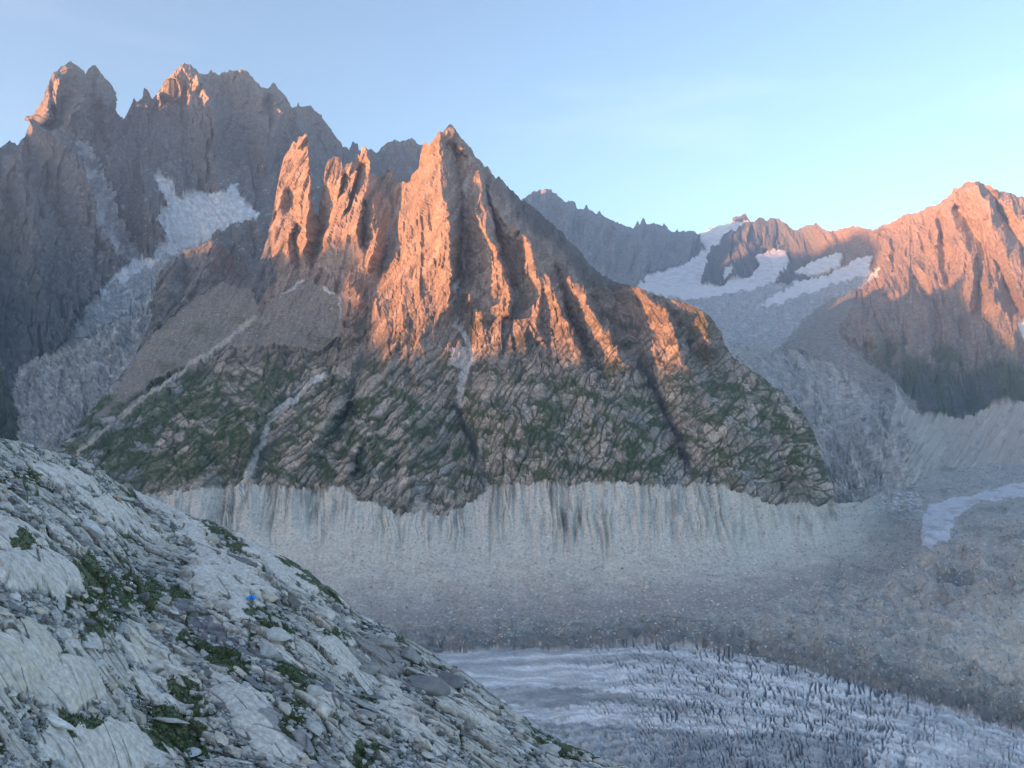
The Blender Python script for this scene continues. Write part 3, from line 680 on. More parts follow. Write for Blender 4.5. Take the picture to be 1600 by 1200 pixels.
# fan-shaped coordinates: flutes radiate from above the summit
um = (PX - 700) / (PY + 250) * 850 * 2.3; vm = PY * 2.3
wx = fbm(um / 150, vm / 200, 3, .5, 71) * 40
wpx = PX + fbm(PX / 20, PY / 20, 4, .6, 72) * 9; wpy = PY + fbm(PX / 20 + 40, PY / 20, 4, .6, 73) * 7
m_mor = inpoly(wpx, PY + (wpy - PY) * .9, [(200, 773), (270, 769), (345, 760), (385, 756), (455, 762), (540, 760), (560, 782), (590, 788), (620, 806), (660, 800), (690, 806), (735, 784), (762, 760), (800, 755), (860, 754), (885, 758), (960, 753), (1000, 757), (1060, 760), (1085, 755), (1130, 758),
                             (1170, 772), (1205, 788), (1240, 786), (1290, 788), (1310, 790), (1340, 800), (1335, 868), (1295, 908), (1150, 955), (900, 968), (600, 978), (540, 960), (400, 900), (200, 860)])
m_top = PY < 800
floor_line = np.interp(PX, [400, 600, 900, 1150, 1295, 1340, 1345, 1700], [990, 976, 966, 953, 906, 866, 780, 680])
m_floor = ((PY + (wpy - PY) * .6 > floor_line) & (PY > 860)) | ((PX > 1292) & (PY > 784) & ~m_mor) | ((wpx > 1312) & (PX > 1303)) | (PX > 1330)
gl_top = np.interp(PX, [600, 690, 800, 900, 1000, 1100, 1200, 1300, 1400, 1500, 1600, 1700], [1020, 1020, 1015, 1012, 1005, 1012, 1030, 1054, 1082, 1112, 1142, 1160])
m_gl = PY + (wpy - PY) * .8 > gl_top
m_gl2 = inpoly(wpx, PY + (wpy - PY) * .4, [(1440, 855), (1440, 805), (1455, 787), (1500, 776), (1600, 752), (1700, 735), (1700, 770), (1600, 776), (1522, 786), (1492, 810), (1482, 842), (1455, 858)])
m_bench = inpoly(wpx, wpy, [(405, 500), (425, 470), (455, 448), (485, 440), (535, 462), (545, 485), (530, 530), (500, 552), (430, 540), (350, 545), (250, 590), (180, 640), (140, 660), (180, 610), (245, 520), (300, 470), (350, 440), (400, 460)])
# rock relief
hi_m = sstep(640, 470, PY)
h1 = (ridged((um + wx) / 150, vm / 420, 2, .5, 75) - .5) * 34 + facets((um + wx * .6) / 38, vm / 105, 76) * 17 + facets((um + wx * .4) / 17, vm / 42, 74) * 7 + facets(um / 8 + fbm(um / 30, vm / 30, 2, .5, 60), vm / 17, 69) * 2.6
th = np.interp(PX, [60, 560, 720, 860, 1100, 1300], [.75, .6, .25, .3, .45, .6])
a1 = (PX * np.cos(th) + PY * np.sin(th)) * 2.0 + wx * .35; b1 = (-PX * np.sin(th) + PY * np.cos(th)) * 2.0 + fbm(um / 60, vm / 60, 3, .5, 77) * 22
W1 = worley(a1 / 40 + b1 / 160 + n2(a1 / 90, b1 / 90, 54) * 1.1, b1 / 64 + a1 / 120 + n2(a1 / 110, b1 / 80, 53), 1); W2 = worley((a1 + b1 * .3) / 23 + n2(um / 40, vm / 40, 4) * 1.0, b1 / 27 + n2(um / 35, vm / 50, 9) * .6, 2); W3 = worley((a1 - b1 * .3) / 10 + n2(um / 14, vm / 14, 4) * .8, b1 / 11, 3)
cmod = sstep(-.25, .35, fbm(PX / 55, PY / 40, 3, .6, 57)); crack1 = 1 - sstep(0.01, 0.13, W1[1] - W1[0]); crack2 = 1 - sstep(0.02, .2, W2[1] - W2[0]); crack3 = (1 - sstep(.02, .25, W3[1] - W3[0])) * (1 - cmod)
crack2 = crack2 * (.25 + .75 * cmod); joint = 1 - sstep(.02, .09, np.abs(n2(a1 / 30 + b1 / 90, b1 / 170, 56))); joint = np.maximum(joint, (1 - sstep(.02, .10, np.abs(n2(a1 / 60 - b1 / 70, b1 / 50 + a1 / 90, 55)))) * cmod)
crack1 = np.maximum(crack1 * (1 - .6 * cmod), joint)
h2 = (W3[2] - .5) * 1.6 - crack3 * .8 + (W1[2] - .5) * 11 - W1[4] * (W1[3] - .3) * 14 + W1[5] * 6 - crack1 * 8 + (W2[2] - .5) * 3 - W2[4] * (W2[3] - .5) * 3.4 + W2[5] * 1.2 - crack2 * 2.4 + fbm(um / 9, vm / 9, 3, .6, 68) * 1.6
h2 = h2 + (ridged((um + wx) / 100, vm / 200, 3, .5, 78) - .5) * 22
hrock = h1 * (0.3 + .45 * hi_m) + h2 * (1 - hi_m * .6) * .46
rockm = 1.0 - np.clip(m_mor * 1. + m_floor * 1. + m_bench * .7 + m_gl, 0, 1)
# moraine flutes
fl = sstep(885, 795, PY + fbm(PX / 50, PX * 0, 3, .6, 79) * 60) * (.55 + .6 * sstep(-.3, .4, fbm(PX / 70, PY / 200, 2, .5, 66)))
hm = facets(PX / 16, PY / 70, 64) * 4 * fl + (ridged(PX / 13.0 + fbm(PX / 40, PY / 60, 2, .5, 80) * .8 - (PX - 760) / 900 * (PY - 800) / 60, PY / 190, 3, .6, 81) - .6) * 20 * fl
hm = hm + fbm(PX / 30, PY / 14, 4, .6, 82) * 3.0 + fbm(PX / 5, PY / 3.5, 3, .7, 83) * .9
# floor hummocks
hf = (ridged(PX / 80, PY / 24, 3, .5, 84) - .45) * 24 * sstep(940, 1010, PY + sstep(1150, 1350, PX) * 150) + facets(PX / 34, PY / 11, 85) * 4.5 + facets(PX / 11, PY / 4, 86) * 1.3
knolls = sstep(1350, 1450, PX) * sstep(770, 860, PY) * (1 - sstep(940, 1000, PY))
hf = hf + knolls * (ridged(PX / 60, PY / 26, 3, .5, 87) - .4) * 26
hf = hf * (1 - .5 * inpoly(wpx, wpy, [(1345, 800), (1440, 815), (1435, 870), (1330, 915), (1255, 905), (1300, 870)]))
# crevasses
aa = np.interp(PX, [600, 1000, 1130, 1250, 1350, 1450, 1560, 1700], [1.5, 1.15, .6, .28, -.15, .1, .25, .3])
w_ = PX - aa * (PY - 1060) + fbm(PX / 30, PY / 22, 3, .6, 88) * 10
dens = (.12 + .88 * sstep(840, 1080, PX)) * (1 - .55 * sstep(1380, 1480, PX))
cre = ridged(w_ / 12 + fbm(PX / 60, PY / 40, 2, .5, 65), PY / 170, 2, .5, 89); cre2 = ridged(w_ / 5.5, PY / 90, 2, .6, 90)
wv_ = w_ + fbm(PX / 22, PY / 34, 4, .6, 47) * 16
gate = sstep(-.35, .25, fbm(PX / 34, PY / 15, 4, .6, 46)); gate2 = sstep(-.3, .3, fbm(PX / 20, PY / 10, 4, .6, 45))
cut = sstep(.35, .98, .5 + .5 * np.cos(wv_ * 6.283 / 10.5)) ** 2 * gate * 5 + sstep(.3, .98, .5 + .5 * np.cos(wv_ * 6.283 / 5.3 + 2 * n2(PX / 20, PY / 12, 44))) ** 2 * gate2 * 2.4
hg = -cut * dens + fbm(PX / 60, PY / 18, 3, .5, 91) * 4 + fbm(PX / 9, PY / 4, 3, .6, 92) * 1.0
rough_low = sstep(1110, 1150, PY - (PX - 1000) * .06) * sstep(1480, 1380, PX)
hg = hg * (1 - .5 * rough_low) + rough_low * (facets((PX * .8 + PY) / 16, (PX - PY) / 26, 93) * 4 + facets((PX + PY * .6) / 7, (PX - PY) / 10, 50) * 1.6)
m_ml = m_mor & ~m_floor
h = hrock * np.where(m_gl | m_floor | m_ml, 0, 1 - .78 * m_bench) + m_ml * hm + (m_floor & ~m_gl) * hf + m_gl * hg + m_bench * (fbm(um / 24, vm / 30, 4, .6, 94) * 5 + ridged((PX + PY) / 44, (PX - PY) / 120, 3, .5, 67) * 9)
reln = rel * np.where(m_bench, .5, 1.)
h = h * np.where(PX < 1290, crest_taper(PY, 14.0), 1)
P = unproj(PX, PY, Y - reln) + Nrm * h[..., None]
MAIN_P = P.copy()
# colours
tone = fbm(um / 90, vm / 90, 4, .6, 95)
C = np.zeros(PX.shape + (3,), f4) + np.array(ROCK_RED, f4)
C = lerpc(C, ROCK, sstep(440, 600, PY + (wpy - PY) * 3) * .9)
C = lerpc(C, ROCK_GREY, inpoly(wpx, wpy, [(60, 800), (60, 600), (240, 380), (420, 360), (432, 440), (400, 480), (330, 520), (200, 800)]) * .9)
C = lerpc(C, ROCK_GREY, sstep(.0, .5, tone) * sstep(520, 640, PY) * .8)
C = lerpc(C, (.37, .34, .30), sstep(.35, .8, fbm(np.where(hi_m > .5, um, a1) / 28, np.where(hi_m > .5, vm, b1) / 36, 4, .6, 96)) * .55)
C = lerpc(C, ROCK_DARK, sstep(.25, .75, fbm(um / 34 + 9, vm / 60, 4, .6, 97)) * (.12 + .3 * hi_m))
C = lerpc(C, ROCK_DARK, sstep(760, 800, PX) * sstep(0, 25, (PX - np.interp(PY, [250, 330, 400, 440], [745, 790, 868, 905]))) * (PY < 450) * .75)  # painted shade: darkens the side of the back ridge turned from the sun
lowz = sstep(520, 620, PY)
C = C * (1 + .65 * lowz)[..., None]
C = C * (1 + (W1[3] - .5)[..., None] * .45 * (1 - hi_m * .8)[..., None]) * (1 + (W2[2] - .5)[..., None] * .4) * (1 + (W3[2] - .5)[..., None] * .35)
C = lerpc(C, (.45, .43, .39), (W2[3] > .86) * lowz * .6)
C = lerpc(C, (.04, .045, .04), crack3 * lowz * .35)
C = lerpc(C, (.03, .035, .035), crack1 * sstep(430, 560, PY) * .7)
C = lerpc(C, (.035, .04, .035), crack2 * lowz * .45)
gz = sstep(520, 640, PY + (PX - 1050) * .25 * (PX > 1050)) * 1.0
gn = fbm((PX + PY * .5) / 52, (PY - PX * .2) / 24, 5, .62, 98) * 1.3
lowg = np.maximum(crack1 * .95, crack2 * .7)
green_zone = inpoly(wpx, wpy, [(90, 720), (150, 650), (250, 560), (330, 500), (420, 510), (500, 560), (480, 620), (420, 640), (400, 700), (380, 755), (230, 768)])
green_left = gz * (.20 + green_zone * .30)
g = np.clip(sstep(.03, .26, gn + green_left - .16) * (.75 - .4 * hi_m) + lowg * gz * .9 * sstep(-.6, .2, gn + .2), 0, 1)
g = g * (1 - sstep(735, 765, PY) * .5) * (PY > 500)
C = lerpc(C, GRASS, g * .93)
C = lerpc(C, (.07, .066, .06), lowg * (1 - gz) * .5 * sstep(350, 480, PY))
C = lerpc(C, (.075, .08, .045), inpoly(wpx, wpy, [(905, 435), (1010, 452), (1060, 470), (1110, 490), (1160, 570), (1100, 560), (1060, 500), (1000, 470), (960, 480), (1010, 560), (980, 560), (930, 480)]) * sstep(-.3, .4, gn) * .75)
C = lerpc(C, (.19, .185, .14), inpoly(wpx, wpy, [(160, 650), (245, 515), (330, 460), (420, 500), (340, 545), (250, 590)]) * .6)
C = lerpc(C, SCREE, m_bench * (.85 - .7 * sstep(.0, .35, gn - sstep(520, 470, PY) * .3)))
C = lerpc(C, (.17, .17, .15), m_bench * sstep(.1, .5, fbm((PX + PY) / 26, (PX - PY) / 120, 4, .6, 112)) * .6)
rockpatch = inpoly(wpx, wpy, [(540, 760), (552, 790), (590, 812), (640, 826), (700, 812), (700, 775), (600, 770)])
C = lerpc(C, (.5, .48, .44), rockpatch * sstep(0, .5, tone) * .7)
mor = np.zeros(PX.shape + (3,), f4) + np.array(MORAINE, f4)
mor = lerpc(mor, (.60, .60, .53), fl * .5)
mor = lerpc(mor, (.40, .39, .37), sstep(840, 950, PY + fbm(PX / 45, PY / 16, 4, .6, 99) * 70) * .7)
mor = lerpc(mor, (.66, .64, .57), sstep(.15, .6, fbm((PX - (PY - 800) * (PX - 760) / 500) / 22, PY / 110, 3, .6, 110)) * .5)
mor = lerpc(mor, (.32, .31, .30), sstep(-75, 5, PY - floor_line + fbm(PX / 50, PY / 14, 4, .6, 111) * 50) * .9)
mor = lerpc(mor, (.72, .71, .66), sstep(.35, .6, fbm(PX / 5, PY / 3.5, 3, .7, 100)) * .6)
mor = lerpc(mor, (.20, .205, .20), sstep(.35, .6, fbm(PX / 6 + 30, PY / 4, 4, .7, 118)) * .5 * sstep(780, 860, PY))
mor = lerpc(mor, (.20, .20, .195), sstep(.5, .85, ridged(PX / 26 - (PX - 760) * (PY - 800) / 40000, PY / 160, 4, .6, 119)) * .6 * fl)
Wm = worley(PX / 5, PY / 3.6, 9); mor = lerpc(mor, (.74, .74, .69), (Wm[2] > .9) * (1 - sstep(.15, .32, Wm[0])) * .8); mor = lerpc(mor, (.16, .165, .17), (Wm[2] < .10) * (1 - sstep(.15, .35, Wm[0])) * .7)
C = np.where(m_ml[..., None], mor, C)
flo = np.zeros(PX.shape + (3,), f4) + np.array(RUBBLE, f4)
fn = fbm(PX / 60, PY / 16, 5, .6, 101)
flo = lerpc(flo, (.40, .395, .375), sstep(0, .5, fn) * .8)
flo = lerpc(flo, RUBBLE_DARK, sstep(0, .45, -fn) * .7)
flo = lerpc(flo, (.55, .54, .51), sstep(.62, .85, ridged((PX + PY * .6) / 90, (PY - PX * .12) / 20, 5, .65, 114)) * .5)
flo = lerpc(flo, (.10, .105, .11), sstep(.3, .6, fbm((PX + PY) / 22, (PY - PX * .1) / 8, 5, .7, 115)) * .55)
flo = lerpc(flo, (.13, .14, .145), sstep(-60, -8, PY - gl_top + fbm(PX / 40, PY / 12, 4, .6, 116) * 30) * .7)
flo = lerpc(flo, (.44, .43, .40), knolls * sstep(-.3, .4, fn) * .6)
flo = lerpc(flo, (.25, .25, .235), inpoly(wpx, wpy, [(1350, 806), (1400, 800), (1440, 822), (1432, 870), (1390, 895), (1330, 915), (1270, 908), (1310, 880)]) * (.4 + .5 * fn))
m_mound = inpoly(wpx, wpy, [(1500, 962), (1560, 948), (1700, 925), (1700, 1100), (1600, 1075), (1545, 1050), (1470, 1012)])
flo = lerpc(flo, (.47, .50, .47), m_mound * .9)
flo = lerpc(flo, (.10, .115, .125), ((((PX - 1492) / 32) ** 2 + ((PY - 905) / 15) ** 2) < 1) * .55)
flo = lerpc(flo, (.7, .73, .76), inpoly(PX, PY, [(1375, 772), (1440, 768), (1442, 800), (1385, 798)]) * (ridged(PX / 26, PY / 3.2, 2, .5, 102) > .72) * .8)
flo = lerpc(flo, (.52, .515, .465), sstep(1400, 1325, wpx + fbm(PX / 24, PY / 24, 3, .6, 113) * 25) * sstep(900, 850, PY + (wpy - PY)) * .9)
flo = flo * (1 + .30 * np.clip(fbm(PX / 14, PY / 5, 4, .7, 117), -.8, .8))[..., None]
Wf = worley(PX / 5, PY / 2.6, 8); flo = lerpc(flo, (.55, .56, .53), (Wf[2] > .88) * (1 - sstep(.2, .35, Wf[0])) * .8); flo = lerpc(flo, (.08, .085, .09), (Wf[2] < .12) * (1 - sstep(.2, .4, Wf[0])) * .7)
C = np.where((m_floor & ~m_gl)[..., None], flo, C)
ice = np.zeros(PX.shape + (3,), f4) + np.array(ICE, f4)
gy0 = PY - gl_top; band = fbm((PX + PY) / 160, (PY - gl_top) / 13, 4, .6, 103)
ice = lerpc(ice, (.40, .43, .46), sstep(-.1, .5, band) * .75); ice = lerpc(ice, (.40, .43, .45), sstep(.25, .7, fbm((PX + PY * .6) / 420, (gy0 + fbm(PX / 160, PY / 90, 2, .5, 41) * 14) / 7.5, 4, .6, 40)) * .7); ice = lerpc(ice, (.20, .225, .245), sstep(.35, .75, ridged((PX + PY * .5) / 240, (gy0 + fbm(PX / 120, PY / 60, 3, .5, 63) * 10) / 11, 3, .6, 62)) * .45)
dirt = np.zeros(PX.shape, f4)
gy = PY - gl_top
dirt = np.maximum(dirt, sstep(8, 3, np.abs(gy - 20 - fbm(PX / 80, PX * 0, 2, .5, 104) * 6)) * sstep(1120, 1000, PX) * .55)
dirt = np.maximum(dirt, inpoly(wpx, wpy, [(740, 1076), (900, 1074), (1000, 1088), (1080, 1100), (1120, 1112), (1060, 1112), (1010, 1100), (930, 1100), (860, 1108), (780, 1096)]) * .85)
dirt = np.maximum(dirt, inpoly(wpx, wpy, [(780, 1112), (860, 1128), (960, 1132), (1060, 1140), (1150, 1148), (1230, 1140), (1280, 1150), (1330, 1140), (1370, 1160), (1350, 1180), (1440, 1270), (900, 1270), (760, 1150)]) * (.72 + .5 * fbm(PX / 14, PY / 8, 4, .6, 105)))
dirt = np.maximum(dirt, sstep(18, -4, gy + (wpy - PY)) * .6)
dirt = np.maximum(dirt, sstep(.3, .8, fbm(PX / 90, gy / 9, 4, .6, 106)) * .65)
ice = lerpc(ice, (.20, .215, .225), dirt * (.75 + .5 * fbm(PX / 22, PY / 7, 5, .65, 52))); ice = lerpc(ice, (.7, .72, .72), dirt * sstep(.3, .6, fbm(w_ / 9, PY / 14, 4, .65, 51)) * .6)
ice = lerpc(ice, (.10, .16, .22), np.clip(cut / 5, 0, 1) * dens * .9)
C = np.where(m_gl[..., None], ice, C)
C = np.where((m_gl2 & m_floor)[..., None], lerpc(np.zeros(PX.shape + (3,), f4) + np.array((.55, .6, .66), f4), RUBBLE_DARK, sstep(-.1, .5, fbm(PX / 30, PY / 5, 4, .6, 107)) * .7), C)
# bands of bright debris and snow in gullies, dark ones for painted gully shade
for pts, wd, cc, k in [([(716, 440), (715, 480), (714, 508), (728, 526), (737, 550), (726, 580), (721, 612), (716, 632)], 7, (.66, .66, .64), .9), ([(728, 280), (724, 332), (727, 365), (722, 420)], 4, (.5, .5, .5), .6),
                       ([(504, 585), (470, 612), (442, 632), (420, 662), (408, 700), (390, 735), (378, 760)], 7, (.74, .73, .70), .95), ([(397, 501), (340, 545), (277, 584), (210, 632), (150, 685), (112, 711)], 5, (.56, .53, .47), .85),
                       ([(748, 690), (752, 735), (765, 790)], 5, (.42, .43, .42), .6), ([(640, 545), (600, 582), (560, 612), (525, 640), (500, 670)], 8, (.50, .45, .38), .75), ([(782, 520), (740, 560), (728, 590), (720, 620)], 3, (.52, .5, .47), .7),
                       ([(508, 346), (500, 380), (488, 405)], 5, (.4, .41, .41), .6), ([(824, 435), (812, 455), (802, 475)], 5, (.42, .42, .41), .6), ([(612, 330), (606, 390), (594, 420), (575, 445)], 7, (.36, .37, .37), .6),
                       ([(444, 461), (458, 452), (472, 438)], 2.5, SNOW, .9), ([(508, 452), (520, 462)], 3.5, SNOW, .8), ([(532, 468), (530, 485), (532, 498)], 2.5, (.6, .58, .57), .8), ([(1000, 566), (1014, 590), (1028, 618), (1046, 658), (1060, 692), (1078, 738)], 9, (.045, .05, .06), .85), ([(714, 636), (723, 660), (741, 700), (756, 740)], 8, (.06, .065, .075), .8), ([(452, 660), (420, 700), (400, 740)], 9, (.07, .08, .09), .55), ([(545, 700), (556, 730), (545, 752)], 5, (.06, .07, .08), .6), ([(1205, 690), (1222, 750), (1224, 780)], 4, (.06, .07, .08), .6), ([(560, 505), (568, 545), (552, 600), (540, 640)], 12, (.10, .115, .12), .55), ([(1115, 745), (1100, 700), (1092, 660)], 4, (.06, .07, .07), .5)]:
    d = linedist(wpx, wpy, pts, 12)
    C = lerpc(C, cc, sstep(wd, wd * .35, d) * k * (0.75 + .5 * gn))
m_pale = inpoly(wpx, wpy, [(705, 545), (728, 540), (736, 565), (722, 580), (700, 572)])
C = lerpc(C, (.5, .49, .47), m_pale * .8)
ids = np.where(m_gl, 3, np.where(m_gl2 & m_floor, 5, np.where(m_floor, 4, np.where(m_ml, 2, 1))))
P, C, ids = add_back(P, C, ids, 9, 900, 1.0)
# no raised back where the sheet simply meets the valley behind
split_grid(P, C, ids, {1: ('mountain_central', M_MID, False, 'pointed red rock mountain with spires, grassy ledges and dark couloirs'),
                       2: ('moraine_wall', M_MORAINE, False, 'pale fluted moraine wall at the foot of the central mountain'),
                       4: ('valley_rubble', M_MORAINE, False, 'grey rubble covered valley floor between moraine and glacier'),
                       3: ('valley_glacier', M_ICE, False, 'crevassed pale blue glacier curving across the valley at the bottom'),
                       5: ('far_glacier_arm', M_ICE, True, 'thin grey white glacier arm far up the valley')}, DROP)

# ================================================================== 5. ground that carries everything, and the western range that shades the valley
def range_mesh():
    # crest of the range behind the viewer: height from how far up the light still reaches
    prof = [(-6000, 300), (-2000, 330), (1200, 480), (1857, 520), (2376, 575), (2856, 950), (3469, 880), (3700, 1350), (4000, 2050), (4330, 2300), (4750, 2300), (5450, 2230), (5680, 1850), (5758, 1810), (5966, 1920), (6400, 1980), (7500, 2500), (9500, 2700)]
    cs = np.linspace(-6000, 9500, 420); hh = np.interp(cs, [p[0] for p in prof], [p[1] for p in prof])
    hh = hh + (ridged(cs / 420, cs * 0 + 5, 4, .55, 120) - .5) * 150
    ts = np.linspace(-1, 1, 61)
    V = []
    for t in ts:
        s = -4300 + t * 1700 + n2(cs / 700, cs * 0 + t * 3, 5) * 160
        x = s * LX - cs * LY; y = s * LY + cs * LX
        z = hh - (hh + 900) * np.abs(t) ** 0.9 + (ridged(cs / 200, cs * 0 + t * 6, 3, .5, 121) - .5) * 120 * (abs(t) > .02)
        V.append(np.stack([x, y, z], -1))
    P = np.stack(V)
    C = np.zeros(P.shape, f4) + np.array(ROCK_GREY, f4)
    return split_grid(P, C, np.ones(P.shape[:2], int), {1: ('western_mountain_range', M_FAR, False, 'shaded rock range across the valley on the sunset side')})
range_mesh()
gs = np.linspace(-16000, 16000, 80)
GX, GY = np.meshgrid(gs, gs + 4000)
GP = np.stack([GX, GY, np.full(GX.shape, -900.0) + n2(GX / 2500, GY / 2500, 3) * 120], -1)
split_grid(GP, np.zeros(GP.shape, f4) + np.array(RUBBLE, f4), np.ones(GX.shape, int), {1: ('ground', M_FAR, True, 'low ground below and around the mountains')})

# ================================================================== 6. foreground slope
PYS = lambda px: np.interp(px, [p[0] for p in FG_SIL], [p[1] for p in FG_SIL])
YS = lambda px: np.interp(px, [-120, 0, 230, 600, 1000, 1200], [235, 250, 320, 300, 280, 260])
KK = 0.30
ncol, nrow = 900, 640
cx = np.linspace(-90, 1130, ncol)
ps = PYS(cx); ps = np.convolve(np.pad(ps, 12, mode='edge'), np.ones(25) / 25, 'valid')
ts = (600 - ps) / F; ys = YS(cx)
t = np.linspace(0, 1, nrow) ** 1.25
dmax = (1285 - ps) / F; dmax = np.maximum(dmax, .03)
D = dmax[None] * (1 - t)[:, None] ** 1.0
Yg = KK * ys[None] / (KK + D)
back = 50
tb = np.linspace(0, 1, back + 1)[1:] ** 1.4
Yb = ys[None] * (1 + .45 * tb[:, None])
Yg = np.concatenate([Yg, Yb])
CXg = np.repeat(cx[None], Yg.shape[0], 0)
over = Yg - ys[None]
e_ = 9.0
Zg = ts[None] * Yg + np.where(over < 0, KK * over, -0.75 * (np.sqrt(over * over + e_ * e_) - e_) - 0.02 * over)
Xg = Yg * (CXg - 800) / F
FPX = CXg; FPY = 600 - Zg / Yg * F
ua = Xg * .995 - Yg * .10; va = Xg * .10 + Yg * .995
wu = fbm(ua / 25, va / 18, 2, .4, 130) * 3.5; wv = fbm(ua / 25 + 50, va / 18, 2, .4, 131) * 2.5
u1 = ua + wu; v1 = va + wv
S1 = worley(u1 / 17 + v1 / 30, v1 / 10.0, 11); S2 = worley(u1 / 6.5 + .3 * S1[2] + v1 / 9, v1 / 4.0, 12); S3 = worley(ua / 2.2, va / 1.3, 13)
big = fbm(ua / 42, va / 30, 3, .5, 132)
soil = sstep(.03, .26, fbm(ua / 17, va / 10, 4, .6, 133) + .02)          # hollows with debris and turf
c1 = 1 - sstep(.01, .10, S1[1] - S1[0]); c2 = 1 - sstep(.01, .12, S2[1] - S2[0]); c3 = 1 - sstep(.04, .3, S3[1] - S3[0])
dome1 = 1 - np.clip(S1[0] * 1.15, 0, 1) ** 2
S4 = worley(ua / 2.8 + .25 * va, va / 1.7, 15); c4 = 1 - sstep(.02, .2, S4[1] - S4[0])
e1 = sstep(0, .13, S1[1] - S1[0]); e2 = sstep(0, .15, S2[1] - S2[0]); e4 = sstep(0, .2, S4[1] - S4[0])
hs = (.7 + (S1[2] - .3) * 2.4 - S1[4] * (S1[3] - .2) * 2.2 + S1[5] * (S1[2] - .3) * 2.4) * e1 - .9
hs = hs + (.3 + (S2[2] - .4) * 1.2 - S2[4] * (S2[3] - .3) * 1.0 + S2[5] * (S2[2] - .4) * 1.0) * e2 * (.35 + .65 * sstep(.25, .6, S1[3]))
hs = hs + (.1 + (S4[2] - .5) * .30 - S4[4] * (S4[3] - .5) * .3) * e4 * sstep(.2, .7, S2[3]) + facets(ua / 1.6, va / 1.3, 134) * .10
hd = fbm(ua / 6, va / 5, 4, .6, 135) * 1.0 + fbm(ua / 1.4, va / 1.4, 3, .7, 136) * .35 + (1 - S3[0]) * .3
hgt = big * 3.0 + hs * (1 - soil) + (hd - .5) * soil
# large whaleback outcrops, drawn where they stand: px, py, half width, half height (photo pixels), tilt, height m
OUT = [(65, 900, 92, 38, .12, 5.0, 0), (20, 842, 60, 34, .25, 3.0, 0), (30, 1030, 62, 58, .5, 3.6, 1), (108, 1065, 48, 42, -.55, 2.8, 1), (165, 1170, 115, 48, .1, 3.4, 0), (250, 1030, 82, 26, .75, 3.0, 1),
       (245, 1100, 60, 24, .85, 2.2, 0), (345, 925, 80, 26, .72, 3.4, 0), (430, 880, 80, 16, .6, 2.2, 0), (540, 1030, 60, 16, .8, 2.4, 0), (395, 1120, 90, 30, .7, 2.2, 0), (270, 800, 80, 14, .55, 1.8, 0),
       (350, 880, 100, 16, .52, 2.0, 0), (100, 745, 60, 16, .45, 2.0, 0), (180, 800, 70, 14, .5, 2.0, 0), (620, 1080, 50, 14, .85, 1.8, 0), (590, 1025, 42, 24, .3, 3.0, 2), (640, 1130, 80, 16, .75, 1.5, 0), (470, 1060, 90, 14, .82, 1.6, 0), (720, 1110, 60, 10, .6, 1.2, 0)]
outc = np.zeros(hgt.shape, f4); crk = outc.copy(); cream = outc.copy(); darko = outc.copy()
wpx = FPX + fbm(ua / 9, va / 9, 4, .55, 137) * 16; wpy = FPY + fbm(ua / 9 + 30, va / 9, 4, .55, 138) * 10
wpx = wpx + (S2[2] - .5) * 22 + (S1[2] - .5) * 14; wpy = wpy + (S2[3] - .5) * 14
for (ox, oy, rx, ry, an, hh, kind) in OUT:
    dx = wpx - ox; dy = wpy - oy; ca, sa = math.cos(an), math.sin(an)
    a = (dx * ca + dy * sa) / rx; b = (-dx * sa + dy * ca) / ry
    r2 = np.clip(1 - (np.abs(a) ** 2.6 + np.abs(b) ** 2.6), 0, 1)
    dm = r2 ** .8 * .75
    outc = np.maximum(outc, sstep(0, .25, r2))
    lines_ = (1 - sstep(.006, .03, np.abs(n2(ua / 34 + ox, va / 15, 146)))) * (n2(ua / 9, va / 9, 148) > -.1); lines_ = np.maximum(lines_, (1 - sstep(.005, .02, np.abs(n2(ua / 13 + va / 9, va / 30 + oy, 147)))) * (n2(ua / 7 + 5, va / 7, 149) > 0))
    hgt = np.maximum(hgt, np.where(r2 > 0, big * 3.0 + hh * dm - S1[4] * (S1[3] - .5) * 1.2 + ((S2[2] - .5) * .5 - S2[4] * (S2[3] - .5) * .5) * (1 if kind != 0 else .6) - lines_ * .35 + facets(ua / 3.2, va / 2.6, 139) * .22, -99))
    crk = np.maximum(crk, lines_ * (r2 > .02))
    if kind == 1: cream = np.maximum(cream, sstep(0, .2, r2))
    if kind == 2: darko = np.maximum(darko, sstep(0, .2, r2))
soil = soil * (1 - outc)
atop = sstep(0, 14, FPY - PYS(FPX))
FP = np.stack([Xg, Yg, Zg + hgt * (.35 + .65 * atop)], -1)
# colours
tn = fbm(ua / 11, va / 8, 5, .65, 140)
C = np.zeros(FP.shape, f4) + np.array((.58, .555, .50), f4)
C = lerpc(C, (.74, .71, .65), sstep(-.1, .5, tn) * .7); C = lerpc(C, (.24, .25, .25), sstep(.15, .6, fbm(ua / 13, va / 6, 5, .65, 141)) * .5)
C = lerpc(C, (.20, .20, .215), sstep(.35, .6, fbm(ua / 45 + 4, va / 7, 3, .5, 142)) * .7 * (1 - outc))
C = C * (1 + (S1[3] - .5)[..., None] * .25) * (1 + (S2[3] - .5)[..., None] * .2)
C = lerpc(C, (.74, .71, .65), outc * .6); C = lerpc(C, (.66, .60, .48), cream * sstep(-.3, .3, fbm(ua / 5, va / 4, 4, .6, 143)) * .7); C = lerpc(C, (.24, .235, .23), darko * .8)
C = lerpc(C, (.035, .04, .035), np.maximum(np.maximum(c1 * (1 - outc), c2 * (.8 - .65 * outc)), np.maximum(crk * .85, c4 * .25 * (1 - outc))) * .9)
deb = lerpc(np.zeros(FP.shape, f4) + np.array((.075, .085, .08), f4), (.36, .37, .36), (S3[3] > .5) * (1 - c3) * .8)
C = C * (1 - soil)[..., None] + deb * soil[..., None]
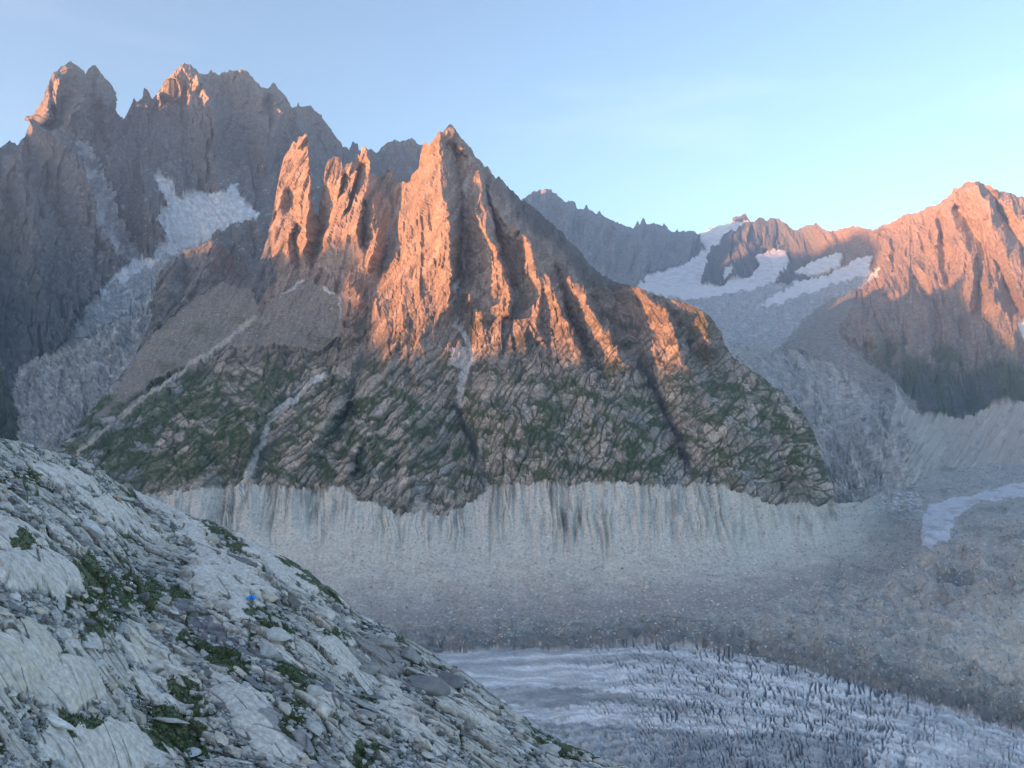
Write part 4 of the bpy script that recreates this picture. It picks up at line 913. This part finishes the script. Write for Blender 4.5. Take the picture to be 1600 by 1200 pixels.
turf = sstep(.0, .2, fbm(ua / 9 + 7, va / 5, 4, .6, 144) + (c1 > .5) * .2) * np.maximum(sstep(.2, .6, soil), c1 * .9) * (1 - outc)
for poly in [[(0, 846), (40, 848), (88, 860), (85, 874), (0, 866)], [(122, 885), (160, 878), (235, 890), (292, 912), (295, 945), (255, 945), (225, 960), (190, 952), (165, 1000), (135, 1000), (138, 930)], [(285, 980), (330, 998), (388, 1042), (400, 1070), (340, 1042), (300, 1010)],
             [(396, 938), (428, 942), (460, 992), (440, 1004), (404, 990), (393, 960)], [(425, 1036), (472, 1048), (498, 1090), (460, 1086)], [(440, 1092), (478, 1098), (476, 1152), (446, 1145)], [(100, 1124), (152, 1118), (165, 1142), (115, 1164)],
             [(215, 1116), (272, 1112), (328, 1145), (322, 1185), (270, 1180), (228, 1142)], [(268, 1062), (302, 1066), (324, 1108), (300, 1120)], [(562, 1150), (592, 1156), (600, 1200), (574, 1200)], [(430, 868), (470, 880), (528, 925), (560, 960), (530, 945), (470, 905)],
             [(315, 815), (345, 820), (395, 862), (380, 876), (330, 840)], [(190, 755), (222, 772), (205, 790), (185, 775)], [(820, 1138), (900, 1172), (940, 1195), (860, 1190)], [(20, 730), (70, 745), (60, 762), (15, 750)], [(600, 1000), (660, 1025), (640, 1035)], [(520, 985), (560, 1000), (545, 1012)]]:
    turf = np.maximum(turf, inpoly(wpx, wpy, poly) * .95)
turf = np.maximum(turf, c1 * (1 - outc) * sstep(-.25, .1, fbm(ua / 22, va / 14, 3, .5, 151)) * .9)
turf = np.maximum(turf, c2 * (1 - outc) * sstep(0, .25, fbm(ua / 18, va / 12, 3, .5, 152)) * .8)
turfc = lerpc(np.zeros(FP.shape, f4) + np.array((.050, .088, .030), f4), (.12, .13, .045), sstep(0, .5, fbm(ua / 4, va / 4, 4, .6, 145)))
dk = np.maximum(inpoly(wpx, wpy, [(258, 920), (292, 935), (332, 972), (382, 998), (442, 1028), (522, 1078), (565, 1098), (530, 1104), (460, 1070), (400, 1046), (340, 1014), (288, 968)]) * .8, inpoly(wpx, wpy, [(390, 1122), (450, 1102), (520, 1142), (560, 1195), (500, 1195), (430, 1152)]) * .6)
C = lerpc(C, (.17, .17, .195), dk)
C = C * (1 - turf * .92)[..., None] + turfc * (turf * .92)[..., None]
# split: rock, turf
ids = np.where(turf > .55, 2, np.where(soil > .6, 3, 1))
split_grid(FP, C, ids, {1: ('slope_bedrock', M_FG, False, 'pale grey ice-smoothed bedrock slabs of the near slope'),
                        2: ('alpine_turf', M_FG, False, 'dark green turf patches between the near slabs'),
                        3: ('rubble_ground', M_FG, False, 'gravelly ground in the hollows of the near slope')})

# ------------------------------------------------------------------ rocks
def ico(sub):
    import bmesh
    bm = bmesh.new(); bmesh.ops.create_icosphere(bm, subdivisions=sub, radius=1.0)
    V = np.array([v.co[:] for v in bm.verts]); Fc = np.array([[v.index for v in f.verts] for f in bm.faces]); bm.free()
    return V, Fc
ICO1, ICO2, ICO3, ICO4 = ico(1), ico(2), ico(3), ico(4)


def rock_shape(base, seed, flat=.6, planes=11, long_=1.3):
    r = np.random.RandomState(seed); V, Fc = base
    rad = np.full(len(V), 1.5)
    for i in range(planes):
        n = r.normal(size=3); n /= np.linalg.norm(n)
        d = V @ n
        rad = np.minimum(rad, np.where(d > .05, r.uniform(.62, 1.0) / np.maximum(d, .05), 9))
    W = V * rad[:, None]
    W = W * (1 + .035 * n2(W[:, 0] * 2.3 + seed, W[:, 1] * 2.3 + W[:, 2] * 1.7, seed % 50)[:, None])
    return W * np.array([long_, 1.0, flat]), Fc

boulder_meshes = []
for i in range(12):
    fl_ = [.45, .7, .85, .35][i % 4]; lg = [1.6, 1.1, 1.0, 2.2][i % 4]
    V, Fc = rock_shape(ICO3, 300 + i, fl_, 12, lg)
    me = mesh_obj('boulder_shape', V, Fc, M_BOULDER, None)
    boulder_meshes.append((me.data, ['slab', 'blocky', 'rounded', 'long flat'][i % 4]))
    bpy.data.objects.remove(me)


FPY0 = FPY
FPY = 600 - FP[..., 2] / FP[..., 1] * F
VIS = FPY <= np.minimum.accumulate(FPY, 0) + .6
flatPX = FPX[:nrow].ravel(); flatPY = np.where(VIS[:nrow], FPY[:nrow], -999).ravel()
cell = {}
_gi = (np.round(flatPX / 6).astype(int) * 1000 + np.round(flatPY / 6).astype(int))
_o = np.argsort(_gi, kind='stable'); _u, _s = np.unique(_gi[_o], return_index=True)
lookup = dict(zip(_u.tolist(), _o[_s].tolist()))


def fg_point(px, py):
    k = int(round(px / 6)) * 1000 + int(round(py / 6))
    i = lookup.get(k)
    if i is None:
        return None
    r, c = divmod(i, ncol)
    # refine inside the neighbourhood
    r0, r1 = max(0, r - 14), min(nrow, r + 14); c0, c1_ = max(0, c - 9), min(ncol, c + 9)
    dd = (FPX[r0:r1, c0:c1_] - px) ** 2 + (FPY[r0:r1, c0:c1_] - py) ** 2 + 1e5 * (~VIS[r0:r1, c0:c1_])
    a, b = np.unravel_index(np.argmin(dd), dd.shape)
    return r0 + a, c0 + b

TILT = math.atan(0.5)


def place_rock(o, r, c, size_m, yaw, sink=.3, tilt=None):
    p = FP[r, c]
    o.location = (float(p[0]), float(p[1]), float(p[2] + size_m * (.5 - sink) * .5))
    o.scale = (size_m * .5, size_m * .5, size_m * .5)
    o.rotation_euler = (random.uniform(-.25, .25) - .05, TILT * .8 + random.uniform(-.25, .25), yaw)

placed = []
HERO = [  # px, py, width px, yaw, flat, long, label, tone, colour
    (667, 1078, 52, -.2, .75, 1.3, 'big dark grey egg-shaped boulder low on the right edge of the near slope', (.20, .215, .22)),
    (703, 1070, 34, .3, .8, 1.0, 'dark angular boulder wedged against the right side of the egg-shaped boulder', (.17, .185, .19)),
    (437, 998, 46, .2, .55, 1.8, 'long rounded pale boulder overhanging a dark gap below the turf patch of the blue tent', (.44, .46, .44)),
    (424, 1022, 40, .0, .6, 1.6, 'second pale boulder directly below the overhanging one', (.42, .44, .42)),
    (142, 830, 36, .5, .8, 1.2, 'pointed pale boulder standing on rubble above the large whaleback outcrop', (.5, .52, .5)),
    (600, 1010, 50, .1, .6, 1.4, 'brown grey cracked boulder at the skyline edge of the near slope', (.27, .27, .255)),
    (640, 1030, 42, .4, .65, 1.2, 'rounded brown boulder right of the cracked skyline boulder', (.25, .25, .24)),
    (575, 1050, 34, .6, .6, 1.3, 'grey boulder below the cracked skyline boulder', (.26, .27, .265)),
    (495, 1085, 26, .3, .8, 1.1, 'pale cube-like boulder beside a round dark stone in the turf', (.42, .44, .43)),
    (512, 1078, 20, .3, .95, 1.0, 'round dark stone beside the pale cube-like boulder', (.17, .18, .19)),
    (545, 970, 22, .2, .5, 1.5, 'flat white-rimmed slab lying on gravel near the upper edge', (.5, .51, .48)),
    (543, 968, 10, .2, 1.0, .8, 'small upright pale stone near the skyline', (.45, .46, .43)),
    (262, 1128, 50, .1, .35, 2.2, 'low pale slab above the dark turf strip at bottom left', (.42, .43, .41)),
    (212, 1120, 50, .1, .5, 1.7, 'brownish low boulder left of the low pale slab', (.34, .33, .29)),
    (85, 1128, 60, -.1, .3, 2.6, 'white bar-shaped slab on brown bedrock at bottom left', (.62, .61, .57)),
    (300, 1180, 40, 1.2, .5, 1.5, 'smooth tongue-shaped boulder at the bottom edge right of the cracked white slab', (.38, .42, .43)),
    (498, 985, 18, .7, .5, 1.5, 'tilted pale slab on gravel right of the green turf patch', (.46, .47, .45)),
    (165, 873, 16, .1, .5, 1.6, 'small pale slab right of the whaleback outcrop top', (.5, .51, .49)),
    (270, 860, 18, .2, .9, 1.1, 'upright cream boulder on the gravel above the big slab', (.5, .49, .42)),
    (113, 810, 14, .1, .7, 1.1, 'small bright white stone near the upper left edge', (.58, .59, .55)),
    (193, 781, 34, .55, .45, 2.0, 'long greenish pale boulder right behind the orange tent', (.42, .45, .40)),
    (100, 995, 20, .1, .5, 1.5, 'pale block on gravel above the cream outcrop', (.46, .47, .46)),
    (137, 1010, 24, .0, .5, 1.6, 'pale flat block on gravel right of the cream outcrop', (.47, .48, .46)),
    (40, 1106, 11, .0, .9, 1.0, 'small round white stone between the two cream outcrops', (.55, .57, .56)),
    (153, 1040, 18, .0, .7, 1.2, 'pale round-topped stone at the right shoulder of the cream outcrop', (.48, .49, .48)),
    (860, 1172, 36, .9, .5, 1.7, 'tilted pale slab on rubble at the lower right tip of the near slope', (.36, .37, .35)),
    (800, 1195, 24, .1, .6, 1.4, 'grey boulder at the bottom edge below the slope tip', (.33, .34, .33)),
]
k = 0
for (hx, hy, wpxl, yaw, fl_, lg, lab, colr) in HERO:
    q = fg_point(hx, hy)
    if q is None:
        continue
    V, Fc = rock_shape(ICO4, 900 + k, fl_, 13, lg); k += 1
    W = V.copy(); W *= 1 + .03 * n2(W[:, 0] * 6, W[:, 1] * 6 + W[:, 2] * 5, 7)[:, None]
    o = mesh_obj('boulder', W, Fc, M_BOULDER, None, 'thing', smooth=False)
    size = wpxl * Yg[q] / F / lg
    place_rock(o, q[0], q[1], size, yaw, .25)
    o.color = (*[min(.8, c * 1.25) for c in colr], 1)
    o['label'] = lab; o['category'] = 'boulder'
    placed.append((hx, hy, wpxl))

LAND = [('the whaleback outcrop', 65, 900), ('the blue tent', 395, 933), ('the orange tent', 185, 775), ('the egg-shaped boulder', 667, 1078), ('the cracked white slab', 165, 1170),
        ('the cream outcrops', 60, 1045), ('the long cream rib', 250, 1030), ('the slope tip', 900, 1180), ('the cracked skyline boulder', 600, 1010), ('the upper left skyline', 60, 720), ('the middle of the skyline', 400, 850),
        ('the lower middle gully', 500, 1130), ('the bottom edge', 600, 1185)]
TONES = [('pale', (.62, .61, .56)), ('light grey', (.50, .50, .47)), ('mid grey', (.36, .365, .35)), ('dark grey', (.21, .22, .22)), ('cream', (.60, .55, .45))]
groups = {}
tries = 0; made = 0
while made < 255 and tries < 9000:
    tries += 1
    x = random.uniform(0, 960); y = random.uniform(700, 1195)
    if y < PYS(x) + 10: continue
    q = fg_point(x, y)
    if q is None: continue
    if outc[q] > .3: continue
    if soil[q] < .25 and random.random() < .65: continue
    wp = 9.5 + 20 * random.random() ** 2.6
    if any((x - a) ** 2 + ((y - b) * 1.3) ** 2 < ((wp + c_) * .42) ** 2 for a, b, c_ in placed): continue
    me, shp = boulder_meshes[random.randrange(12)]
    o = bpy.data.objects.new('boulder', me); COL.objects.link(o)
    yaw = random.uniform(-.6, .6) - .3
    place_rock(o, q[0], q[1], wp * Yg[q] / F / 1.25, yaw, random.uniform(.2, .42))
    tnm, tc_ = random.choice(TONES if x < 500 else TONES[:4])
    j = random.uniform(.9, 1.1)
    o.color = (tc_[0] * j, tc_[1] * j, tc_[2] * j, 1)
    sz = 'small' if wp < 14 else ('medium' if wp < 20 else 'large')
    land = min(LAND, key=lambda L_: (L_[1] - x) ** 2 + (L_[2] - y) ** 2)
    side = ('right of ' if x > land[1] else 'left of ') if abs(x - land[1]) > abs(y - land[2]) else ('below ' if y > land[2] else 'above ')
    lab = f"{sz} {tnm} {shp} boulder {side}{land[0]}"
    groups.setdefault(lab, []).append(o)
    o['label'] = lab; o['category'] = 'boulder'
    placed.append((x, y, wp)); made += 1
NUM = {2: 'two', 3: 'three', 4: 'four', 5: 'five', 6: 'six', 7: 'seven', 8: 'eight', 9: 'nine'}
ORD = ['leftmost', 'second from left', 'third from left', 'fourth from left', 'fifth from left', 'sixth from left', 'seventh from left', 'eighth from left', 'ninth from left']
for lab, L_ in groups.items():
    L_.sort(key=lambda o: o.location.x / o.location.y)
    for i, o in enumerate(L_):
        o['group'] = 'loose boulders on the near slope'
        if len(L_) > 1:
            o['label'] = (ORD[i] if not (i and i == len(L_) - 1) else 'rightmost') + ' of ' + NUM.get(len(L_), 'the') + ' ' + lab.replace('boulder', 'boulders', 1)


def scatter_stones(name, pts, sizes, cols, seed, label, mat=M_STONE, flat=.65, tilt=0.0):
    r = np.random.RandomState(seed)
    V0, F0 = ICO1
    n = len(pts); nv = len(V0)
    sh = []
    for i in range(8):
        v, _ = rock_shape(ICO1, 500 + seed * 10 + i, 1.0, 7, 1.2); sh.append(v)
    sh = np.array(sh)[r.randint(0, 8, n)]
    a = r.rand(n) * 6.28; ca, sa = np.cos(a)[:, None], np.sin(a)[:, None]
    X = sh[..., 0] * ca - sh[..., 1] * sa; Yy = sh[..., 0] * sa + sh[..., 1] * ca
    Z = sh[..., 2] * (flat * (.6 + .8 * r.rand(n)))[:, None] - X * tilt
    W = np.stack([X, Yy, Z], -1) * (np.asarray(sizes) * .5)[:, None, None] + np.asarray(pts)[:, None, :]
    Fc = (F0[None] + (np.arange(n) * nv)[:, None, None]).reshape(-1, 3)
    Cc = np.repeat(np.asarray(cols)[:, None], nv, 1).reshape(-1, 3)
    return mesh_obj(name, W.reshape(-1, 3), Fc, mat, Cc, 'stuff', False, label=label)

# stones on the near slope
pr = (soil * .9 + c1 * .25 + .03)[:nrow] * (1 - outc[:nrow]) * (1 - .55 * turf[:nrow])
# weight by screen area of each vertex
pr = pr * np.abs(np.gradient(FPY[:nrow], axis=0)) * ((FPY[:nrow] < 1250) & (FPX[:nrow] > -40) & (FPX[:nrow] < 1020))
pr = (pr / pr.sum()).ravel()
idx = rng.choice(pr.size, 18000, p=pr)
pts = FP[:nrow].reshape(-1, 3)[idx] + np.c_[rng.uniform(-.4, .4, len(idx)), rng.uniform(-.4, .4, len(idx)), np.zeros(len(idx))]
px_w = 1.8 + 9.0 * rng.rand(len(idx)) ** 3.0
sizes = px_w * Yg[:nrow].ravel()[idx] / F
g_ = rng.uniform(.16, .60, len(idx))[:, None]
scatter_stones('rubble', pts, sizes, g_ * np.array([[.97, 1.0, .98]]), 1, 'grey stones and rubble strewn in the hollows of the near slope', tilt=.4)

# grass tufts
tp = (turf[:nrow] > .5) * np.abs(np.gradient(FPY[:nrow], axis=0)) * (FPY[:nrow] < 1240)
tp = (tp / tp.sum()).ravel()
idx = rng.choice(tp.size, 16000, p=tp)
base = FP[:nrow].reshape(-1, 3)[idx] + np.c_[rng.uniform(-.5, .5, (len(idx), 2)), np.full(len(idx), -.05)]
nb = 4
ang = rng.rand(len(idx), nb) * 6.28; ln = rng.uniform(.25, .6, (len(idx), nb)); sp = rng.uniform(.15, .4, (len(idx), nb))
b0 = base[:, None] + np.stack([np.cos(ang) * .08, np.sin(ang) * .08, ang * 0], -1)
side = np.stack([-np.sin(ang), np.cos(ang), ang * 0], -1) * .10
tip = b0 + np.stack([np.cos(ang) * sp, np.sin(ang) * sp, ln], -1)
V = np.stack([b0 - side, b0 + side, tip], 2).reshape(-1, 3)
Fc = np.arange(len(V)).reshape(-1, 3)
gc = np.where(rng.rand(len(idx), 1) < .3, np.array([[.11, .10, .04]]), np.array([[.065, .115, .035]])) * rng.uniform(.7, 1.3, (len(idx), 1))
mesh_obj('grass', V, Fc, M_GRASS, np.repeat(gc, nb * 3, 0), 'stuff', False, label='short alpine grass tufts on the turf between the near rocks')

# boulders strewn over moraine and rubble
hN, wN = MAIN_PX.shape
def strew(name, poly, n, lo, hi, pw, seed, label, bright=(.3, .7)):
    m = inpoly(MAIN_PX, MAIN_PY, poly)
    w = m * 1.0
    w = w * (0.25 + sstep(0, .6, fbm(MAIN_PX / 45, MAIN_PY / 25, 3, .6, 150 + seed)) * 1.5)
    w = (w / w.sum()).ravel()
    i = rng.choice(w.size, n, p=w)
    p = MAIN_P.reshape(-1, 3)[i]
    s = (lo + (hi - lo) * rng.rand(n) ** pw) * p[:, 1] / F
    c = rng.uniform(*bright, n)[:, None] * np.array([[1, 1, .98]])
    scatter_stones(name, p, s, c, seed, label)
strew('moraine_stones', [(560, 860), (700, 850), (900, 850), (1150, 850), (1300, 850), (1290, 900), (1150, 950), (900, 975), (620, 985), (560, 950)], 2600, 1.0, 5.0, 4, 2, 'pale boulders dotted over the scree below the moraine wall')
strew('moraine_debris', [(300, 790), (540, 790), (800, 770), (1250, 790), (1200, 850), (700, 860), (420, 860)], 900, .8, 3.4, 4, 3, 'small stones stuck in the moraine wall', (.4, .7))
strew('valley_stones', [(700, 985), (1000, 965), (1280, 915), (1400, 850), (1600, 850), (1660, 940), (1480, 960), (1600, 1070), (1600, 1120), (1300, 1045), (1000, 1000), (720, 1010)], 4200, .8, 4.2, 4, 4, 'stones covering the grey valley floor')

strew('scree_stones', [(405, 500), (425, 470), (485, 442), (540, 470), (530, 530), (430, 540), (350, 545), (250, 590), (180, 640), (245, 520), (300, 470)], 700, .7, 2.6, 3, 5, 'pale stones scattered on the grey scree bench left of the central spires', (.3, .55))

# ------------------------------------------------------------------ tents
def dome_tent(name, hx, hy, width_px, fly, inner, label, yaw):
    q = fg_point(hx, hy); p = FP[q]; w = width_px * Yg[q] / F * .5
    root = bpy.data.objects.new(name, None); COL.objects.link(root)
    root.location = (float(p[0]), float(p[1]) - .5 * w, float(p[2]) + .25 * w); root.rotation_euler = (0, 0, yaw)
    root['label'] = label; root['category'] = 'tent'
    mf = plain_material(name + '_fly', fly, .45, .5, .12, 2.0); mi = plain_material(name + '_inner', inner, .7, .2, .1); mp = plain_material('tent_pole', (.5, .5, .5), .3, .5, .05)
    # fly: low dome with creases along the poles
    nu, nv = 32, 12; V = []
    for j in range(nv + 1):
        e = j / nv * math.pi / 2
        for i in range(nu):
            a = i / nu * 2 * math.pi
            cr = 1 + .07 * abs(math.cos(2 * a)) ** 8 * math.cos(e) - .05 * abs(math.sin(2 * a))
            V.append((math.cos(a) * math.cos(e) ** .8 * w * cr, math.sin(a) * math.cos(e) ** .8 * w * .75 * cr, math.sin(e) * w * .78))
    Fc = [(j * nu + i, j * nu + (i + 1) % nu, (j + 1) * nu + (i + 1) % nu, (j + 1) * nu + i) for j in range(nv) for i in range(nu)]
    mesh_obj('fly_sheet', V, Fc, mf, None, None, True, root)
    # door panel on the camera side, pulled a little forward
    D_ = []
    for j in range(7):
        e = j / 6 * math.pi / 2 * .82
        for s in (-1, 0, 1):
            a = -math.pi / 2 + s * .42 * (1 - j / 7.5)
            D_.append((math.cos(a) * math.cos(e) ** .8 * w * 1.02, math.sin(a) * math.cos(e) ** .8 * w * .80, math.sin(e) * w * .79))
    Fd = [(j * 3 + s, j * 3 + s + 1, (j + 1) * 3 + s + 1, (j + 1) * 3 + s) for j in range(6) for s in (0, 1)]
    mesh_obj('door', D_, Fd, mi, None, None, True, root)
    for s in (0, 1):
        V = []; 
        for j in range(17):
            e = j / 16 * math.pi; a = math.pi / 4 + s * math.pi / 2
            r_ = math.cos(e); c = (math.cos(a) * abs(r_) ** .8 * math.copysign(1, r_) * w * 1.03, math.sin(a) * abs(r_) ** .8 * math.copysign(1, r_) * w * .79, math.sin(e) * w * .80)
            for t_ in range(4):
                b_ = t_ * math.pi / 2; V.append((c[0] + .02 * w * math.cos(b_), c[1] + .02 * w * math.cos(b_), c[2] + .02 * w * math.sin(b_)))
        Fc = [(j * 4 + t_, j * 4 + (t_ + 1) % 4, (j + 1) * 4 + (t_ + 1) % 4, (j + 1) * 4 + t_) for j in range(16) for t_ in range(4)]
        mesh_obj('pole', V, Fc, mp, None, None, True, root)
    return root
dome_tent('tent', 395, 937, 15, (.03, .34, .85), (.015, .15, .55), 'bright blue dome tent pitched on the slab edge above a green turf patch', .3)
dome_tent('tent', 184, 781, 10, (.75, .33, .16), (.45, .22, .12), 'small orange dome tent tucked against a pale boulder near the upper skyline', -.2)

# ------------------------------------------------------------------ haze
if HAZE_DENSITY > 0:
    x0, x1, y0, y1, z0, z1 = -17000, 17000, -17500, 21500, -1200, 2450
    V = [(x, y, z) for x in (x0, x1) for y in (y0, y1) for z in (z0, z1)]
    Fc = [(0, 1, 3, 2), (4, 6, 7, 5), (0, 4, 5, 1), (2, 3, 7, 6), (0, 2, 6, 4), (1, 5, 7, 3)]
    mh = bpy.data.materials.new('haze_air'); mh.use_nodes = True
    N = mh.node_tree.nodes; L = mh.node_tree.links; N.clear()
    vo = N.new('ShaderNodeVolumePrincipled'); ou = N.new('ShaderNodeOutputMaterial')
    vo.inputs['Color'].default_value = (.60, .80, 1.0, 1); vo.inputs['Density'].default_value = HAZE_DENSITY; vo.inputs['Anisotropy'].default_value = .55
    L.new(vo.outputs['Volume'], ou.inputs['Volume'])
    hz = mesh_obj('haze', V, Fc, mh, None, 'stuff', label='thin blue evening haze in the valley air')
